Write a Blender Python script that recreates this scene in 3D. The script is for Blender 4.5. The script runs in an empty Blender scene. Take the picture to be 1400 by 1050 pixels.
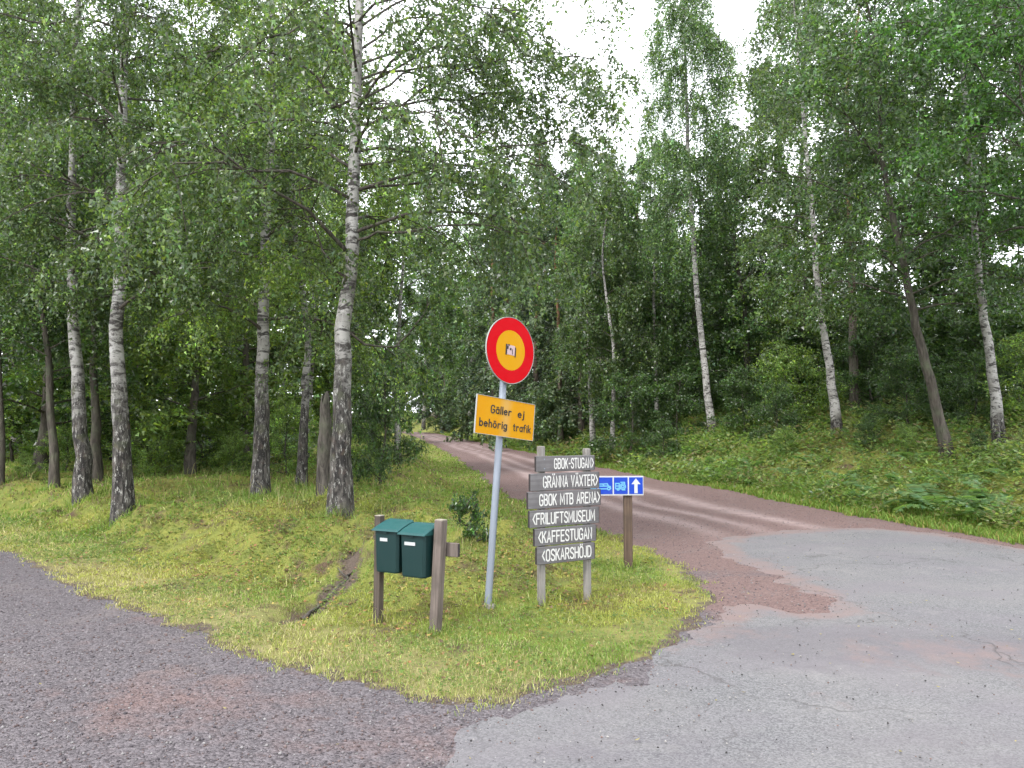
import bpy, math, numpy as np
from mathutils import Vector

# ------------------------------------------------------------------ camera, sky, sun, exposure
scene = bpy.context.scene
COL = scene.collection
CAM_H = 1.6
FPX = 1058.0            # focal length in pixels of the 1400 px wide photograph
HORIZON = 589.0
PITCH = math.atan((HORIZON - 525.0) / FPX)

cam_data = bpy.data.cameras.new('camera')
cam_data.sensor_width = 36.0
cam_data.lens = FPX / 1400.0 * 36.0
cam_data.clip_start = 0.05
cam_data.clip_end = 2000.0
cam = bpy.data.objects.new('camera', cam_data)
COL.objects.link(cam)
cam.location = (0, 0, CAM_H)
cam.rotation_euler = (math.radians(90) + PITCH, 0, 0)
scene.camera = cam

SUN_EL, SUN_AZ = math.radians(52), math.radians(215)
world = bpy.data.worlds.new('World')
scene.world = world
world.use_nodes = True
wt = world.node_tree
for n in list(wt.nodes):
    wt.nodes.remove(n)
w_out = wt.nodes.new('ShaderNodeOutputWorld')
w_bg = wt.nodes.new('ShaderNodeBackground')
w_sky = wt.nodes.new('ShaderNodeTexSky')
w_sky.sky_type = 'NISHITA'
w_sky.sun_disc = False
w_sky.sun_elevation = SUN_EL
w_sky.sun_rotation = SUN_AZ
w_hsv = wt.nodes.new('ShaderNodeHueSaturation')
w_hsv.inputs['Saturation'].default_value = 0.25
w_co = wt.nodes.new('ShaderNodeTexCoord')
w_noise = wt.nodes.new('ShaderNodeTexNoise')
w_noise.inputs['Scale'].default_value = 3.0
w_noise.inputs['Detail'].default_value = 5.0
w_ramp = wt.nodes.new('ShaderNodeValToRGB')
w_ramp.color_ramp.elements[0].position = 0.3
w_ramp.color_ramp.elements[0].color = (9.0, 9.5, 10.2, 1)
w_ramp.color_ramp.elements[1].position = 0.7
w_ramp.color_ramp.elements[1].color = (13.5, 13.8, 14.2, 1)
w_mix = wt.nodes.new('ShaderNodeMix')
w_mix.data_type = 'RGBA'
w_mix.inputs[0].default_value = 0.8           # overcast: cloud sheet over a thin blue sky
wt.links.new(w_co.outputs['Generated'], w_noise.inputs['Vector'])
wt.links.new(w_noise.outputs['Fac'], w_ramp.inputs['Fac'])
wt.links.new(w_sky.outputs['Color'], w_hsv.inputs['Color'])
wt.links.new(w_hsv.outputs['Color'], w_mix.inputs[6])
wt.links.new(w_ramp.outputs['Color'], w_mix.inputs[7])
wt.links.new(w_mix.outputs[2], w_bg.inputs['Color'])
w_bg.inputs['Strength'].default_value = 0.1
wt.links.new(w_bg.outputs['Background'], w_out.inputs['Surface'])

sun_data = bpy.data.lights.new('sun', 'SUN')
sun_data.energy = 1.5
sun_data.angle = math.radians(15)
sun_data.color = (1.0, 0.98, 0.95)
sun = bpy.data.objects.new('sun', sun_data)
COL.objects.link(sun)
sd_ = Vector((math.sin(SUN_AZ) * math.cos(SUN_EL), math.cos(SUN_AZ) * math.cos(SUN_EL), math.sin(SUN_EL)))
sun.rotation_euler = (-sd_).to_track_quat('-Z', 'Y').to_euler()

scene.view_settings.view_transform = 'Standard'
scene.view_settings.look = 'None'
scene.view_settings.gamma = 1.0
scene.view_settings.use_curve_mapping = False
scene.view_settings.exposure = 1.65
scene.render.engine = 'CYCLES'
cy = scene.cycles
cy.max_bounces = 6
cy.diffuse_bounces = 4
cy.glossy_bounces = 2
cy.transmission_bounces = 4
cy.transparent_max_bounces = 4
cy.use_adaptive_sampling = True
cy.adaptive_threshold = 0.025
cy.use_denoising = True
cy.caustics_reflective = False
cy.caustics_refractive = False

# ------------------------------------------------------------------ small maths helpers
R = np.random.default_rng


def unit(v):
    v = np.asarray(v, float)
    return v / (np.linalg.norm(v, axis=-1, keepdims=True) + 1e-12)


def sstep(a, b, x):
    t = np.clip((x - a) / (b - a), 0, 1)
    return t * t * (3 - 2 * t)


def _hash(ix, iy, seed):
    h = np.sin(ix * 127.1 + iy * 311.7 + seed * 74.7) * 43758.5453
    return h - np.floor(h)


def vnoise(x, y, seed=0):
    ix, iy = np.floor(x), np.floor(y)
    fx, fy = x - ix, y - iy
    fx, fy = fx * fx * (3 - 2 * fx), fy * fy * (3 - 2 * fy)
    a, b = _hash(ix, iy, seed), _hash(ix + 1, iy, seed)
    c, d = _hash(ix, iy + 1, seed), _hash(ix + 1, iy + 1, seed)
    return (a * (1 - fx) + b * fx) * (1 - fy) + (c * (1 - fx) + d * fx) * fy


def fbm(x, y, seed=0, octs=4):
    v, a, s = 0, 0.5, 0
    for k in range(octs):
        v = v + a * vnoise(x * 2 ** k, y * 2 ** k, seed + k * 13)
        s += a
        a *= 0.5
    return v / s


def poly_sd(poly, x, y):
    """signed distance, positive inside"""
    p = np.asarray(poly, float)
    q = np.roll(p, -1, 0)
    x, y = np.asarray(x, float), np.asarray(y, float)
    d2 = np.full(x.shape, 1e18)
    inside = np.zeros(x.shape, bool)
    for (ax, ay), (bx, by) in zip(p, q):
        ex, ey = bx - ax, by - ay
        t = np.clip(((x - ax) * ex + (y - ay) * ey) / (ex * ex + ey * ey + 1e-12), 0, 1)
        d2 = np.minimum(d2, (x - ax - t * ex) ** 2 + (y - ay - t * ey) ** 2)
        if ay != by:
            inside ^= ((ay > y) != (by > y)) & (x < (bx - ax) * (y - ay) / (by - ay) + ax)
    return np.where(inside, 1, -1) * np.sqrt(d2)


def line_d(pts, x, y):
    p = np.asarray(pts, float)
    d2 = np.full(np.shape(x), 1e18)
    for (ax, ay), (bx, by) in zip(p[:-1], p[1:]):
        ex, ey = bx - ax, by - ay
        t = np.clip(((x - ax) * ex + (y - ay) * ey) / (ex * ex + ey * ey), 0, 1)
        d2 = np.minimum(d2, (x - ax - t * ex) ** 2 + (y - ay - t * ey) ** 2)
    return np.sqrt(d2)


# ------------------------------------------------------------------ layout of the junction (metres, camera at the origin looking along +y)
EDGE_GRAVEL = [(-60, 46), (-30, 27), (-16, 18), (-10, 13.4), (-7.18, 10.85), (-5.66, 9.35), (-4.4, 8.0), (-3.32, 7.02),
               (-2.0, 5.75), (-1.23, 5.2), (-.74, 4.9), (-.3, 4.56)]
EDGE_RED_L = [(-.3, 4.56), (.0, 4.62), (.69, 5.17), (1.07, 5.82), (1.86, 7.17), (1.97, 8.02), (1.94, 9.35), (1.69, 11.2), (.9, 14.6),
              (0, 18.5), (-.96, 25.4), (-2.95, 39), (-7.2, 63.6), (-12.6, 92), (-40, 160)]
EDGE_RED_R = [(13, -6), (10.2, 3), (8.4, 7), (7.2, 10.9), (6.6, 14), (5.67, 20), (4.5, 24), (2.57, 34), (0, 47), (-2.9, 62), (-8.3, 88), (-36, 158)]
ISLAND = EDGE_GRAVEL + EDGE_RED_L[1:] + [(-320, 400), (-320, 46)]
BANK = EDGE_RED_R + [(-36, 420), (420, 420), (420, -6)]
WEST = [(-420, -6), (-9.5, -6), (-10, 4), (-12, 9), (-16, 13.2), (-34, 24.5), (-64, 42), (-420, 42)]
ASPHALT = [(-.35, -4), (-.36, 3.67), (-.3, 4.25), (-.02, 4.5), (.3, 4.72), (.76, 5.12), (1.15, 5.78), (1.55, 6.45), (1.93, 6.95), (2.15, 7.35),
           (2.42, 7.1), (2.62, 6.95), (2.75, 7.0), (2.85, 7.25), (2.92, 7.7), (2.9, 8.4), (2.72, 9.9), (2.86, 11.1), (3.4, 11.9), (4.2, 12.35), (5.2, 12.75),
           (6.06, 12.75), (6.75, 11.8), (7.05, 10.4), (8.0, 7.2), (9.6, 3), (12, -4)]


SCARP = [(-1.95, 6.7), (-1.8, 7.2), (-1.62, 7.7), (-1.7, 8.3), (-1.55, 9.0)]          # eroded edge with bare soil on the bank


def road_z(y):
    t = np.maximum(np.asarray(y, float) - 14, 0)
    return 0.018 * t * t / (t + 6)


def zones(x, y):
    """distance into the grass (positive) for island, bank and west verge, with a ragged edge"""
    rag = (fbm(x * 1.7, y * 1.7, 3) - .5) * .42 + (fbm(x * 7, y * 7, 9) - .5) * .24
    fade = np.clip(1 + np.maximum(np.asarray(y) - 12, 0) * .02, 1, 2)
    rag = rag * fade
    return poly_sd(ISLAND, x, y) + rag, poly_sd(BANK, x, y) + rag, poly_sd(WEST, x, y) + rag


def H(x, y, z3=None):
    x, y = np.asarray(x, float), np.asarray(y, float)
    si, sb, sw = z3 if z3 is not None else zones(x, y)
    z = road_z(y)
    # left bank: shallow verge, then a mossy bank up to the birches
    tipfade = sstep(5.6, 9.5, y + np.maximum(-x - .6, 0) * 1.6)
    lump = (fbm(x * .55, y * .55, 21) - .5) * .35 + (fbm(x * 2.2, y * 2.2, 5) - .5) * .24
    pi = np.interp(si, [0, .25, 1.15, 1.55, 2.1, 3.0, 6, 30], [0, .02, .02, .1, .36, .45, .52, .7])
    z = z + np.where(si > 0, pi * (.25 + .75 * tipfade) + lump * sstep(.6, 2.5, si) * (.25 + .75 * tipfade), 0)
    sc_d = line_d(SCARP, x, y)
    z = z - .11 * np.exp(-(sc_d / .16) ** 2) * (.4 + 1.2 * fbm(x * 3, y * 3, 88))
    z = z + np.where(si > 0, (fbm(x * 4.2, y * 4.2, 47) - .5) * .34 * sstep(1.0, 1.6, si) * sstep(4.2, 2.6, si) * tipfade, 0)
    pb = np.interp(sb, [0, .5, 1.2, 3.3, 4.7, 6.7, 12, 40, 200], [0, .04, .18, 1.0, 1.4, 1.85, 2.5, 4.0, 7])
    z = z + np.where(sb > 0, pb + lump * 1.2 * sstep(.5, 3, sb), 0)
    z = z + np.where(sw > 0, np.interp(sw, [0, 1, 4, 60], [0, .05, .25, 1]) + lump * sstep(.6, 2.5, sw), 0)
    # slight unevenness of the carriageway
    z = z + np.where((si < 0) & (sb < 0) & (sw < 0), (fbm(x * .8, y * .8, 40) - .5) * .03, 0)
    return z


def hz(x, y):
    return float(H(np.array([x]), np.array([y]))[0])


def ray(px, py):
    c, s = math.cos(PITCH), math.sin(PITCH)
    u, v = (px - 700) / FPX, (525 - py) / FPX
    return np.array([u, c - s * v, s + c * v])


def at(px, py, y):
    """world point seen at photo pixel (px, py) at forward distance y"""
    d = ray(px, py)
    return d * (y / d[1]) + np.array([0, 0, CAM_H])


def ground_at(px, py, y0=2.5, y1=60):
    d = ray(px, py)
    ys = np.arange(y0, y1, .02)
    p = d[None] * (ys / d[1])[:, None] + np.array([0, 0, CAM_H])
    h = H(p[:, 0], p[:, 1])
    k = np.argmax(p[:, 2] <= h)
    return np.array([p[k, 0], p[k, 1], h[k]])


# ------------------------------------------------------------------ mesh helpers
def link_mesh(name, v, faces=None, quads=None, tris=None, mat=None, parent=None, col=None, smooth=False, attrs=None, mat_idx=None):
    me = bpy.data.meshes.new(name)
    v = np.asarray(v, np.float32)
    if faces is not None:
        me.from_pydata([tuple(p) for p in v.tolist()], [], [tuple(f) for f in faces])
    else:
        parts, starts, n = [], [], 0
        for arr, k in ((quads, 4), (tris, 3)):
            if arr is not None and len(arr):
                arr = np.asarray(arr, np.int32)
                parts.append(arr.ravel())
                starts.append(n + np.arange(len(arr), dtype=np.int32) * k)
                n += arr.size
        loops, starts = np.concatenate(parts), np.concatenate(starts)
        me.vertices.add(len(v))
        me.vertices.foreach_set('co', v.ravel())
        me.loops.add(len(loops))
        me.loops.foreach_set('vertex_index', loops)
        me.polygons.add(len(starts))
        me.polygons.foreach_set('loop_start', starts)
    me.update(calc_edges=True)
    me.validate()
    if smooth:
        me.polygons.foreach_set('use_smooth', np.ones(len(me.polygons), bool))
    if col is not None:
        a = me.color_attributes.new('Col', 'FLOAT_COLOR', 'POINT')
        c4 = np.ones((len(v), 4), np.float32)
        c4[:, :3] = col
        a.data.foreach_set('color', c4.ravel())
    for k, arr in (attrs or {}).items():
        a = me.attributes.new(k, 'FLOAT', 'POINT')
        a.data.foreach_set('value', np.asarray(arr, np.float32))
    if mat is not None:
        me.materials.append(mat)
    o = bpy.data.objects.new(name, me)
    COL.objects.link(o)
    if parent is not None:
        o.parent = parent
    return o


class MB:
    """collects boxes, tubes and strips into one mesh"""
    def __init__(self):
        self.v, self.f, self.n = [], [], 0

    def add(self, v, f):
        self.v.append(np.asarray(v, float))
        self.f += [tuple(i + self.n for i in q) for q in f]
        self.n += len(v)

    def box(self, c, s, frame=None, bev=0.0):
        """box of size s centred at c, axes given by frame rows, optional chamfer"""
        fr = np.eye(3) if frame is None else np.asarray(frame)
        hx, hy, hz_ = np.asarray(s) / 2
        b = bev
        if b <= 0:
            vs = np.array([(sx * hx, sy * hy, sz * hz_) for sz in (-1, 1) for sx, sy in ((-1, -1), (1, -1), (1, 1), (-1, 1))])
            fs = [(3, 2, 1, 0), (4, 5, 6, 7)] + [(i, (i + 1) % 4, 4 + (i + 1) % 4, 4 + i) for i in range(4)]
        else:
            ring = [(-hx, -hy + b), (-hx + b, -hy), (hx - b, -hy), (hx, -hy + b), (hx, hy - b), (hx - b, hy), (-hx + b, hy), (-hx, hy - b)]
            inn = [(x * (1 - b / hx), y * (1 - b / hy)) for x, y in ring]
            vs = [(x, y, -hz_) for x, y in inn] + [(x, y, -hz_ + b) for x, y in ring] + [(x, y, hz_ - b) for x, y in ring] + [(x, y, hz_) for x, y in inn]
            vs = np.array(vs)
            fs = [tuple(range(7, -1, -1)), tuple(range(24, 32))]
            for l in range(3):
                fs += [(l * 8 + i, l * 8 + (i + 1) % 8, l * 8 + 8 + (i + 1) % 8, l * 8 + 8 + i) for i in range(8)]
        self.add(vs @ fr + np.asarray(c), fs)

    def tube(self, pts, rad, sides=10, cap=True):
        v, f = tube_arrays(np.asarray(pts, float), np.broadcast_to(rad, len(pts)), sides)
        f = [tuple(q) for q in f.tolist()]
        n = len(pts)
        if cap:
            f += [tuple(range(sides - 1, -1, -1)), tuple((n - 1) * sides + i for i in range(sides))]
        self.add(v, f)

    def build(self, name, mat, parent=None, smooth=False):
        return link_mesh(name, np.concatenate(self.v), faces=self.f, mat=mat, parent=parent, smooth=smooth)


def tube_arrays(p, r, sides=8):
    n = len(p)
    t = unit(np.gradient(p, axis=0))
    ref = np.array([1.0, 0, 0]) if abs(t[:, 0]).mean() < .8 else np.array([0, 1.0, 0])
    a = unit(np.cross(t, ref))
    b = np.cross(t, a)
    ang = np.linspace(0, 2 * np.pi, sides, endpoint=False)
    ring = a[:, None] * np.cos(ang)[None, :, None] + b[:, None] * np.sin(ang)[None, :, None]
    v = (p[:, None] + ring * np.asarray(r)[:, None, None]).reshape(-1, 3)
    i = np.arange(n - 1)[:, None] * sides
    k = np.arange(sides)[None]
    k2 = (k + 1) % sides
    q = np.stack([i + k, i + k2, i + sides + k2, i + sides + k], -1).reshape(-1, 4)
    return v, q


def catmull(pts, n):
    p = np.asarray(pts, float)
    if len(p) == 2:
        return p[0] + (p[1] - p[0]) * np.linspace(0, 1, n)[:, None]
    e = np.vstack([2 * p[0] - p[1], p, 2 * p[-1] - p[-2]])
    u = np.linspace(0, len(p) - 1 - 1e-6, n)
    k = u.astype(int)
    t = (u - k)[:, None]
    a, b, c, d = e[k], e[k + 1], e[k + 2], e[k + 3]
    return .5 * (2 * b + (c - a) * t + (2 * a - 5 * b + 4 * c - d) * t ** 2 + (3 * b - a - 3 * c + d) * t ** 3)


def empty(name, loc, label=None, cat=None, group=None):
    o = bpy.data.objects.new(name, None)
    COL.objects.link(o)
    o.location = loc
    if label:
        o['label'] = label
        o['category'] = cat
    if group:
        o['group'] = group
    return o


def tag(o, label=None, cat=None, group=None, kind=None):
    if label:
        o['label'] = label
    if cat:
        o['category'] = cat
    if group:
        o['group'] = group
    if kind:
        o['kind'] = kind
    return o


# ------------------------------------------------------------------ materials
class NT:
    def __init__(self, name):
        self.m = bpy.data.materials.new(name)
        self.m.use_nodes = True
        self.t = self.m.node_tree
        self.b = self.t.nodes['Principled BSDF']
        self.out = self.t.nodes['Material Output']
        self._co = None

    def n(self, typ, **kw):
        nd = self.t.nodes.new('ShaderNode' + typ)
        for k, v in kw.items():
            if k in nd.inputs:
                nd.inputs[k].default_value = v
            else:
                setattr(nd, k, v)
        return nd

    def l(self, a, b):
        self.t.links.new(a, b)

    def coord(self, scale=(1, 1, 1), kind='Object'):
        if self._co is None:
            self._co = self.n('TexCoord')
        mp = self.n('Mapping')
        mp.inputs['Scale'].default_value = scale
        self.l(self._co.outputs[kind], mp.inputs['Vector'])
        return mp.outputs['Vector']

    def noise(self, scale, detail=4, rough=.55, vec=None, dist=0):
        nd = self.n('TexNoise')
        nd.inputs['Scale'].default_value = scale
        nd.inputs['Detail'].default_value = detail
        nd.inputs['Roughness'].default_value = rough
        nd.inputs['Distortion'].default_value = dist
        self.l(vec if vec is not None else self.coord(), nd.inputs['Vector'])
        return nd.outputs['Fac']

    def ramp(self, fac, stops):
        r = self.n('ValToRGB')
        e = r.color_ramp.elements
        while len(e) < len(stops):
            e.new(.5)
        for el, (p, c) in zip(e, stops):
            el.position = p
            el.color = (c, c, c, 1) if np.isscalar(c) else (*c, 1)
        self.l(fac, r.inputs['Fac'])
        return r.outputs['Color']

    def mix(self, fac, a, b, mode='MIX'):
        m = self.n('Mix')
        m.data_type = 'RGBA'
        m.blend_type = mode
        for k, (s, val) in enumerate(((m.inputs[0], fac), (m.inputs[6], a), (m.inputs[7], b))):
            if hasattr(val, 'is_output'):
                self.l(val, s)
            elif np.isscalar(val):
                s.default_value = val if k == 0 else (val, val, val, 1)
            else:
                s.default_value = (*val, 1)
        return m.outputs[2]

    def math(self, op, a, b=0.0):
        m = self.n('Math')
        m.operation = op
        for s, val in ((m.inputs[0], a), (m.inputs[1], b)):
            if hasattr(val, 'is_output'):
                self.l(val, s)
            else:
                s.default_value = val
        return m.outputs[0]

    def attr(self, name):
        return self.n('Attribute', attribute_name=name)

    def bump(self, h, strength=.5, dist=.02):
        b = self.n('Bump')
        b.inputs['Strength'].default_value = strength
        b.inputs['Distance'].default_value = dist
        self.l(h, b.inputs['Height'])
        self.l(b.outputs['Normal'], self.b.inputs['Normal'])

    def done(self, color=None, rough=.8, spec=.3, metal=0):
        if color is not None:
            if hasattr(color, 'is_output'):
                self.l(color, self.b.inputs['Base Color'])
            else:
                self.b.inputs['Base Color'].default_value = (*color, 1)
        if hasattr(rough, 'is_output'):
            self.l(rough, self.b.inputs['Roughness'])
        else:
            self.b.inputs['Roughness'].default_value = rough
        self.b.inputs['Specular IOR Level'].default_value = spec
        self.b.inputs['Metallic'].default_value = metal
        return self.m


def leaf_material(name, trans=.46, rough=.34, spec=.65, gain=1.45):
    t = NT(name)
    c = t.attr('Col').outputs['Color']
    tr = t.n('BsdfTranslucent')
    tc = t.mix(1.0, c, (1.15 * gain, 1.25 * gain, .65 * gain), 'MULTIPLY')
    t.l(tc, tr.inputs['Color'])
    ms = t.n('MixShader')
    ms.inputs[0].default_value = trans
    t.l(t.b.outputs[0], ms.inputs[1])
    t.l(tr.outputs[0], ms.inputs[2])
    t.l(ms.outputs[0], t.out.inputs['Surface'])
    return t.done(c, rough, spec)


M = {}
M['leaf'] = leaf_material('leaf')
M['needle'] = leaf_material('needle', trans=.3, rough=.55)
M['grass'] = leaf_material('grass_blade', trans=.4, rough=.6, spec=.25)


def birch_bark(name, rough_top):
    """white papery bark with dark bands; furrowed dark bark up to about rough_top metres"""
    t = NT(name)
    bands = t.noise(1, 6, .68, t.coord((4.5, 4.5, 13)), .8)
    spots = t.noise(1, 5, .7, t.coord((12, 12, 22)))
    tint = t.noise(2.2, 3)
    white = t.mix(t.ramp(tint, [(.3, 0), (.7, 1)]), (.16, .152, .135), (.42, .405, .39))
    m1 = t.ramp(t.math('ADD', bands, t.math('MULTIPLY', t.math('SUBTRACT', t.noise(1.1, 3), .5), .22)), [(.5, 0), (.58, 1)])
    m2 = t.ramp(spots, [(.57, 0), (.63, 1)])
    up = t.mix(m1, white, (.045, .04, .038))
    up = t.mix(m2, up, (.09, .08, .075))
    fur = t.noise(1, 5, .6, t.coord((14, 14, 4)), 1.0)
    low = t.mix(t.ramp(fur, [(.42, 0), (.66, 1)]), (.016, .014, .013), (.095, .086, .078))
    low = t.mix(t.ramp(t.noise(1, 7, .75, t.coord((26, 26, 8))), [(.56, 0), (.6, .9)]), low, (.3, .29, .27))
    low = t.mix(t.ramp(t.noise(6, 5), [(.55, 0), (.7, .5)]), low, (.085, .055, .045))
    low = t.mix(t.ramp(t.noise(3, 4), [(.55, 0), (.75, .7)]), low, (.07, .09, .035))
    sep = t.n('SeparateXYZ')
    t.l(t.coord(), sep.inputs[0])
    zz = t.math('ADD', sep.outputs['Z'], t.math('MULTIPLY', t.math('SUBTRACT', t.noise(5, 4), .5), rough_top * 1.5))
    f = t.ramp(t.math('DIVIDE', zz, rough_top * 2), [(.36, 0), (.6, 1)])
    t.bump(t.mix(f, fur, t.math('MULTIPLY', bands, -.5)), .8, .025)
    return t.done(t.mix(f, low, up), .75, .25)


M['birch'] = birch_bark('birch_bark', 2.1)
M['birch_low'] = birch_bark('birch_bark_thin', .6)


def plain_bark(name, c0, c1, c2=None, zc=5):
    t = NT(name)
    fur = t.noise(1, 6, .62, t.coord((13, 13, 3)), 1.0)
    c = t.mix(t.ramp(fur, [(.35, 0), (.68, 1)]), c0, c1)
    c = t.mix(t.ramp(t.noise(3, 4), [(.5, 0), (.75, .8)]), c, (.085, .1, .06))
    if c2:
        sep = t.n('SeparateXYZ')
        t.l(t.coord(), sep.inputs[0])
        c = t.mix(t.ramp(t.math('DIVIDE', sep.outputs['Z'], zc * 2), [(.2, 0), (.7, 1)]), c, c2)
    t.bump(fur, .9, .03)
    return t.done(c, .9, .2)


M['bark_dark'] = plain_bark('dark_bark', (.03, .026, .022), (.11, .095, .08))
M['bark_pine'] = plain_bark('pine_bark', (.05, .042, .036), (.17, .14, .12), (.2, .105, .06), 7)
M['bark_snag'] = plain_bark('dead_bark', (.02, .017, .015), (.13, .115, .1))
M['twig'] = NT('twig').done((.035, .028, .022), .8, .2)


def wood(name, c0, c1, axis='z', stain=None):
    t = NT(name)
    sc = {'z': (45, 45, 2.2), 'x': (2.2, 45, 45)}[axis]
    g = t.noise(1, 6, .6, t.coord(sc), .6)
    c = t.mix(t.ramp(g, [(.3, 0), (.7, 1)]), c0, c1)
    c = t.mix(t.ramp(t.noise(4, 4), [(.45, 0), (.75, .8)]), c, stain or tuple(.6 * a for a in c0))
    t.bump(g, .5, .004)
    return t.done(c, .85, .2)


M['post_wood'] = wood('weathered_post', (.085, .068, .06), (.17, .14, .125), 'z', (.06, .05, .042))
M['post_dark'] = wood('dark_post', (.045, .035, .03), (.1, .08, .065), 'z', (.035, .03, .025))
M['post_pale'] = wood('pale_grey_post', (.13, .12, .11), (.24, .225, .21), 'z', (.085, .08, .07))
M['post_brown'] = wood('brown_post', (.055, .036, .027), (.115, .08, .058), 'z', (.035, .029, .026))
M['board'] = wood('grey_board', (.085, .08, .083), (.15, .142, .146), 'x', (.065, .063, .064))
M['end_grain'] = NT('end_grain').done((.25, .225, .18), .9, .2)
M['board_end'] = NT('board_end').done((.035, .03, .03), .9, .2)


def paint(name, c, rough=.4, spec=.4, dirt=.25, dc=(.25, .22, .18), metal=0):
    t = NT(name)
    d = t.ramp(t.noise(7, 6, .65), [(.5, 0), (.8, dirt)])
    d2 = t.mix(d, c, dc)
    col = t.mix(t.ramp(t.noise(22, 4), [(.3, .0), (.8, .18)]), d2, tuple(min(1, a * 1.2) for a in c))
    t.bump(t.noise(60, 3), .06, .002)
    return t.done(col, t.ramp(t.noise(9, 4), [(.3, rough - .08), (.7, rough + .12)]), spec, metal)


M['red'] = paint('sign_red', (.37, .001, .005), .5, .06, .1, (.3, .02, .02))
M['yellow'] = paint('sign_yellow', (.41, .2, .002), .5, .08, .12, (.4, .25, .05))
M['blue'] = paint('sign_blue', (.003, .034, .3), .4, .25, .1)
M['icon'] = paint('sign_icon_blue', (.09, .27, .42), .4, .3, .1)
M['white'] = paint('sign_white', (.38, .385, .39), .45, .3, .15)
M['letter_white'] = paint('letter_white', (.48, .475, .46), .6, .25, .3, (.3, .29, .28))
M['black'] = paint('sign_black', (.012, .01, .01), .5, .3, .1)
M['sticker'] = paint('sticker', (.36, .26, .26), .5, .3, .3, (.15, .1, .12))
M['steel'] = paint('galvanised_steel', (.17, .19, .225), .55, .4, .35, (.13, .14, .15), .2)
M['alu'] = paint('sign_back', (.26, .26, .25), .5, .4, .2, (.18, .18, .18), .2)
M['box_green'] = paint('mailbox_green', (.0035, .021, .021), .5, .3, .14, (.018, .03, .026))
M['lid_green'] = paint('mailbox_lid', (.009, .06, .06), .48, .35, .2, (.04, .075, .06))
M['paper'] = paint('name_strip', (.36, .37, .375), .5, .3, .15)
M['concrete'] = paint('concrete', (.15, .14, .12), .9, .2, .4, (.16, .14, .1))


def ground_material():
    t = NT('grass_soil')
    dry, forest = t.attr('dry').outputs['Fac'], t.attr('forest').outputs['Fac']
    n1, n2, n3 = t.noise(.7, 5), t.noise(4, 6, .65), t.noise(24, 5, .7)
    green = t.mix(n1, (.1, .135, .03), (.19, .2, .055))
    moss = t.mix(n3, (.13, .14, .026), (.29, .28, .07))
    c = t.mix(t.ramp(n2, [(.4, 0), (.62, 1)]), green, moss)
    c = t.mix(t.math('MULTIPLY', dry, t.ramp(n2, [(.25, .4), (.6, 1)])), c, (.27, .24, .11))
    soil = t.mix(n3, (.05, .034, .022), (.15, .105, .07))
    c = t.mix(t.ramp(t.noise(1.6, 6, .72), [(.52, 0), (.64, 1)]), c, soil)
    em = t.math('ADD', t.attr('soil').outputs['Fac'], t.math('MULTIPLY', t.math('SUBTRACT', t.noise(9, 6, .7), .5), 1.3))
    c = t.mix(t.ramp(em, [(.45, 0), (.7, 1)]), c, t.mix(t.noise(60, 3), (.045, .034, .028), (.17, .13, .105)))
    lit = t.mix(t.noise(30, 4, .7), (.03, .028, .014), (.11, .085, .045))
    c = t.mix(forest, c, lit)
    t.bump(t.math('ADD', n3, t.noise(70, 4, .7)), .9, .03)
    return t.done(c, .95, .15)


def gravel_material():
    t = NT('gravel')
    red, track = t.attr('red').outputs['Fac'], t.attr('track').outputs['Fac']
    v = t.n('TexVoronoi')
    v.inputs['Scale'].default_value = 55
    t.l(t.coord(), v.inputs['Vector'])
    v2 = t.n('TexVoronoi')
    v2.inputs['Scale'].default_value = 95
    t.l(t.coord(), v2.inputs['Vector'])
    sepc = t.n('SeparateColor')
    t.l(v.outputs['Color'], sepc.inputs[0])
    sepd = t.n('SeparateColor')
    t.l(v2.outputs['Color'], sepd.inputs[0])
    stone = t.math('ADD', t.math('MULTIPLY', sepc.outputs[0], .55), t.math('MULTIPLY', sepd.outputs[0], .45))
    big, mid = t.noise(.55, 5, .6), t.noise(2.4, 6, .65)
    grey = t.mix(stone, (.036, .031, .034), (.155, .137, .146))
    redc = t.mix(stone, (.085, .054, .05), (.182, .124, .116))
    rf = t.math('ADD', red, t.math('MULTIPLY', t.math('SUBTRACT', big, .45), 1.8))
    rf = t.math('ADD', rf, t.math('MULTIPLY', t.math('SUBTRACT', mid, .5), .8))
    c = t.mix(t.ramp(rf, [(.38, 0), (.72, 1)]), grey, redc)
    c = t.mix(t.math('MULTIPLY', track, t.ramp(mid, [(.3, .45), (.65, 1)])), c, (.33, .255, .245))
    c = t.mix(t.ramp(t.noise(1.2, 5), [(.56, 0), (.75, .5)]), c, (.15, .125, .12))
    h = t.math('SUBTRACT', t.math('MULTIPLY', mid, .6), t.math('ADD', v.outputs['Distance'], t.math('MULTIPLY', v2.outputs['Distance'], .5)))
    t.bump(h, .7, .016)
    return t.done(c, .92, .2)


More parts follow.
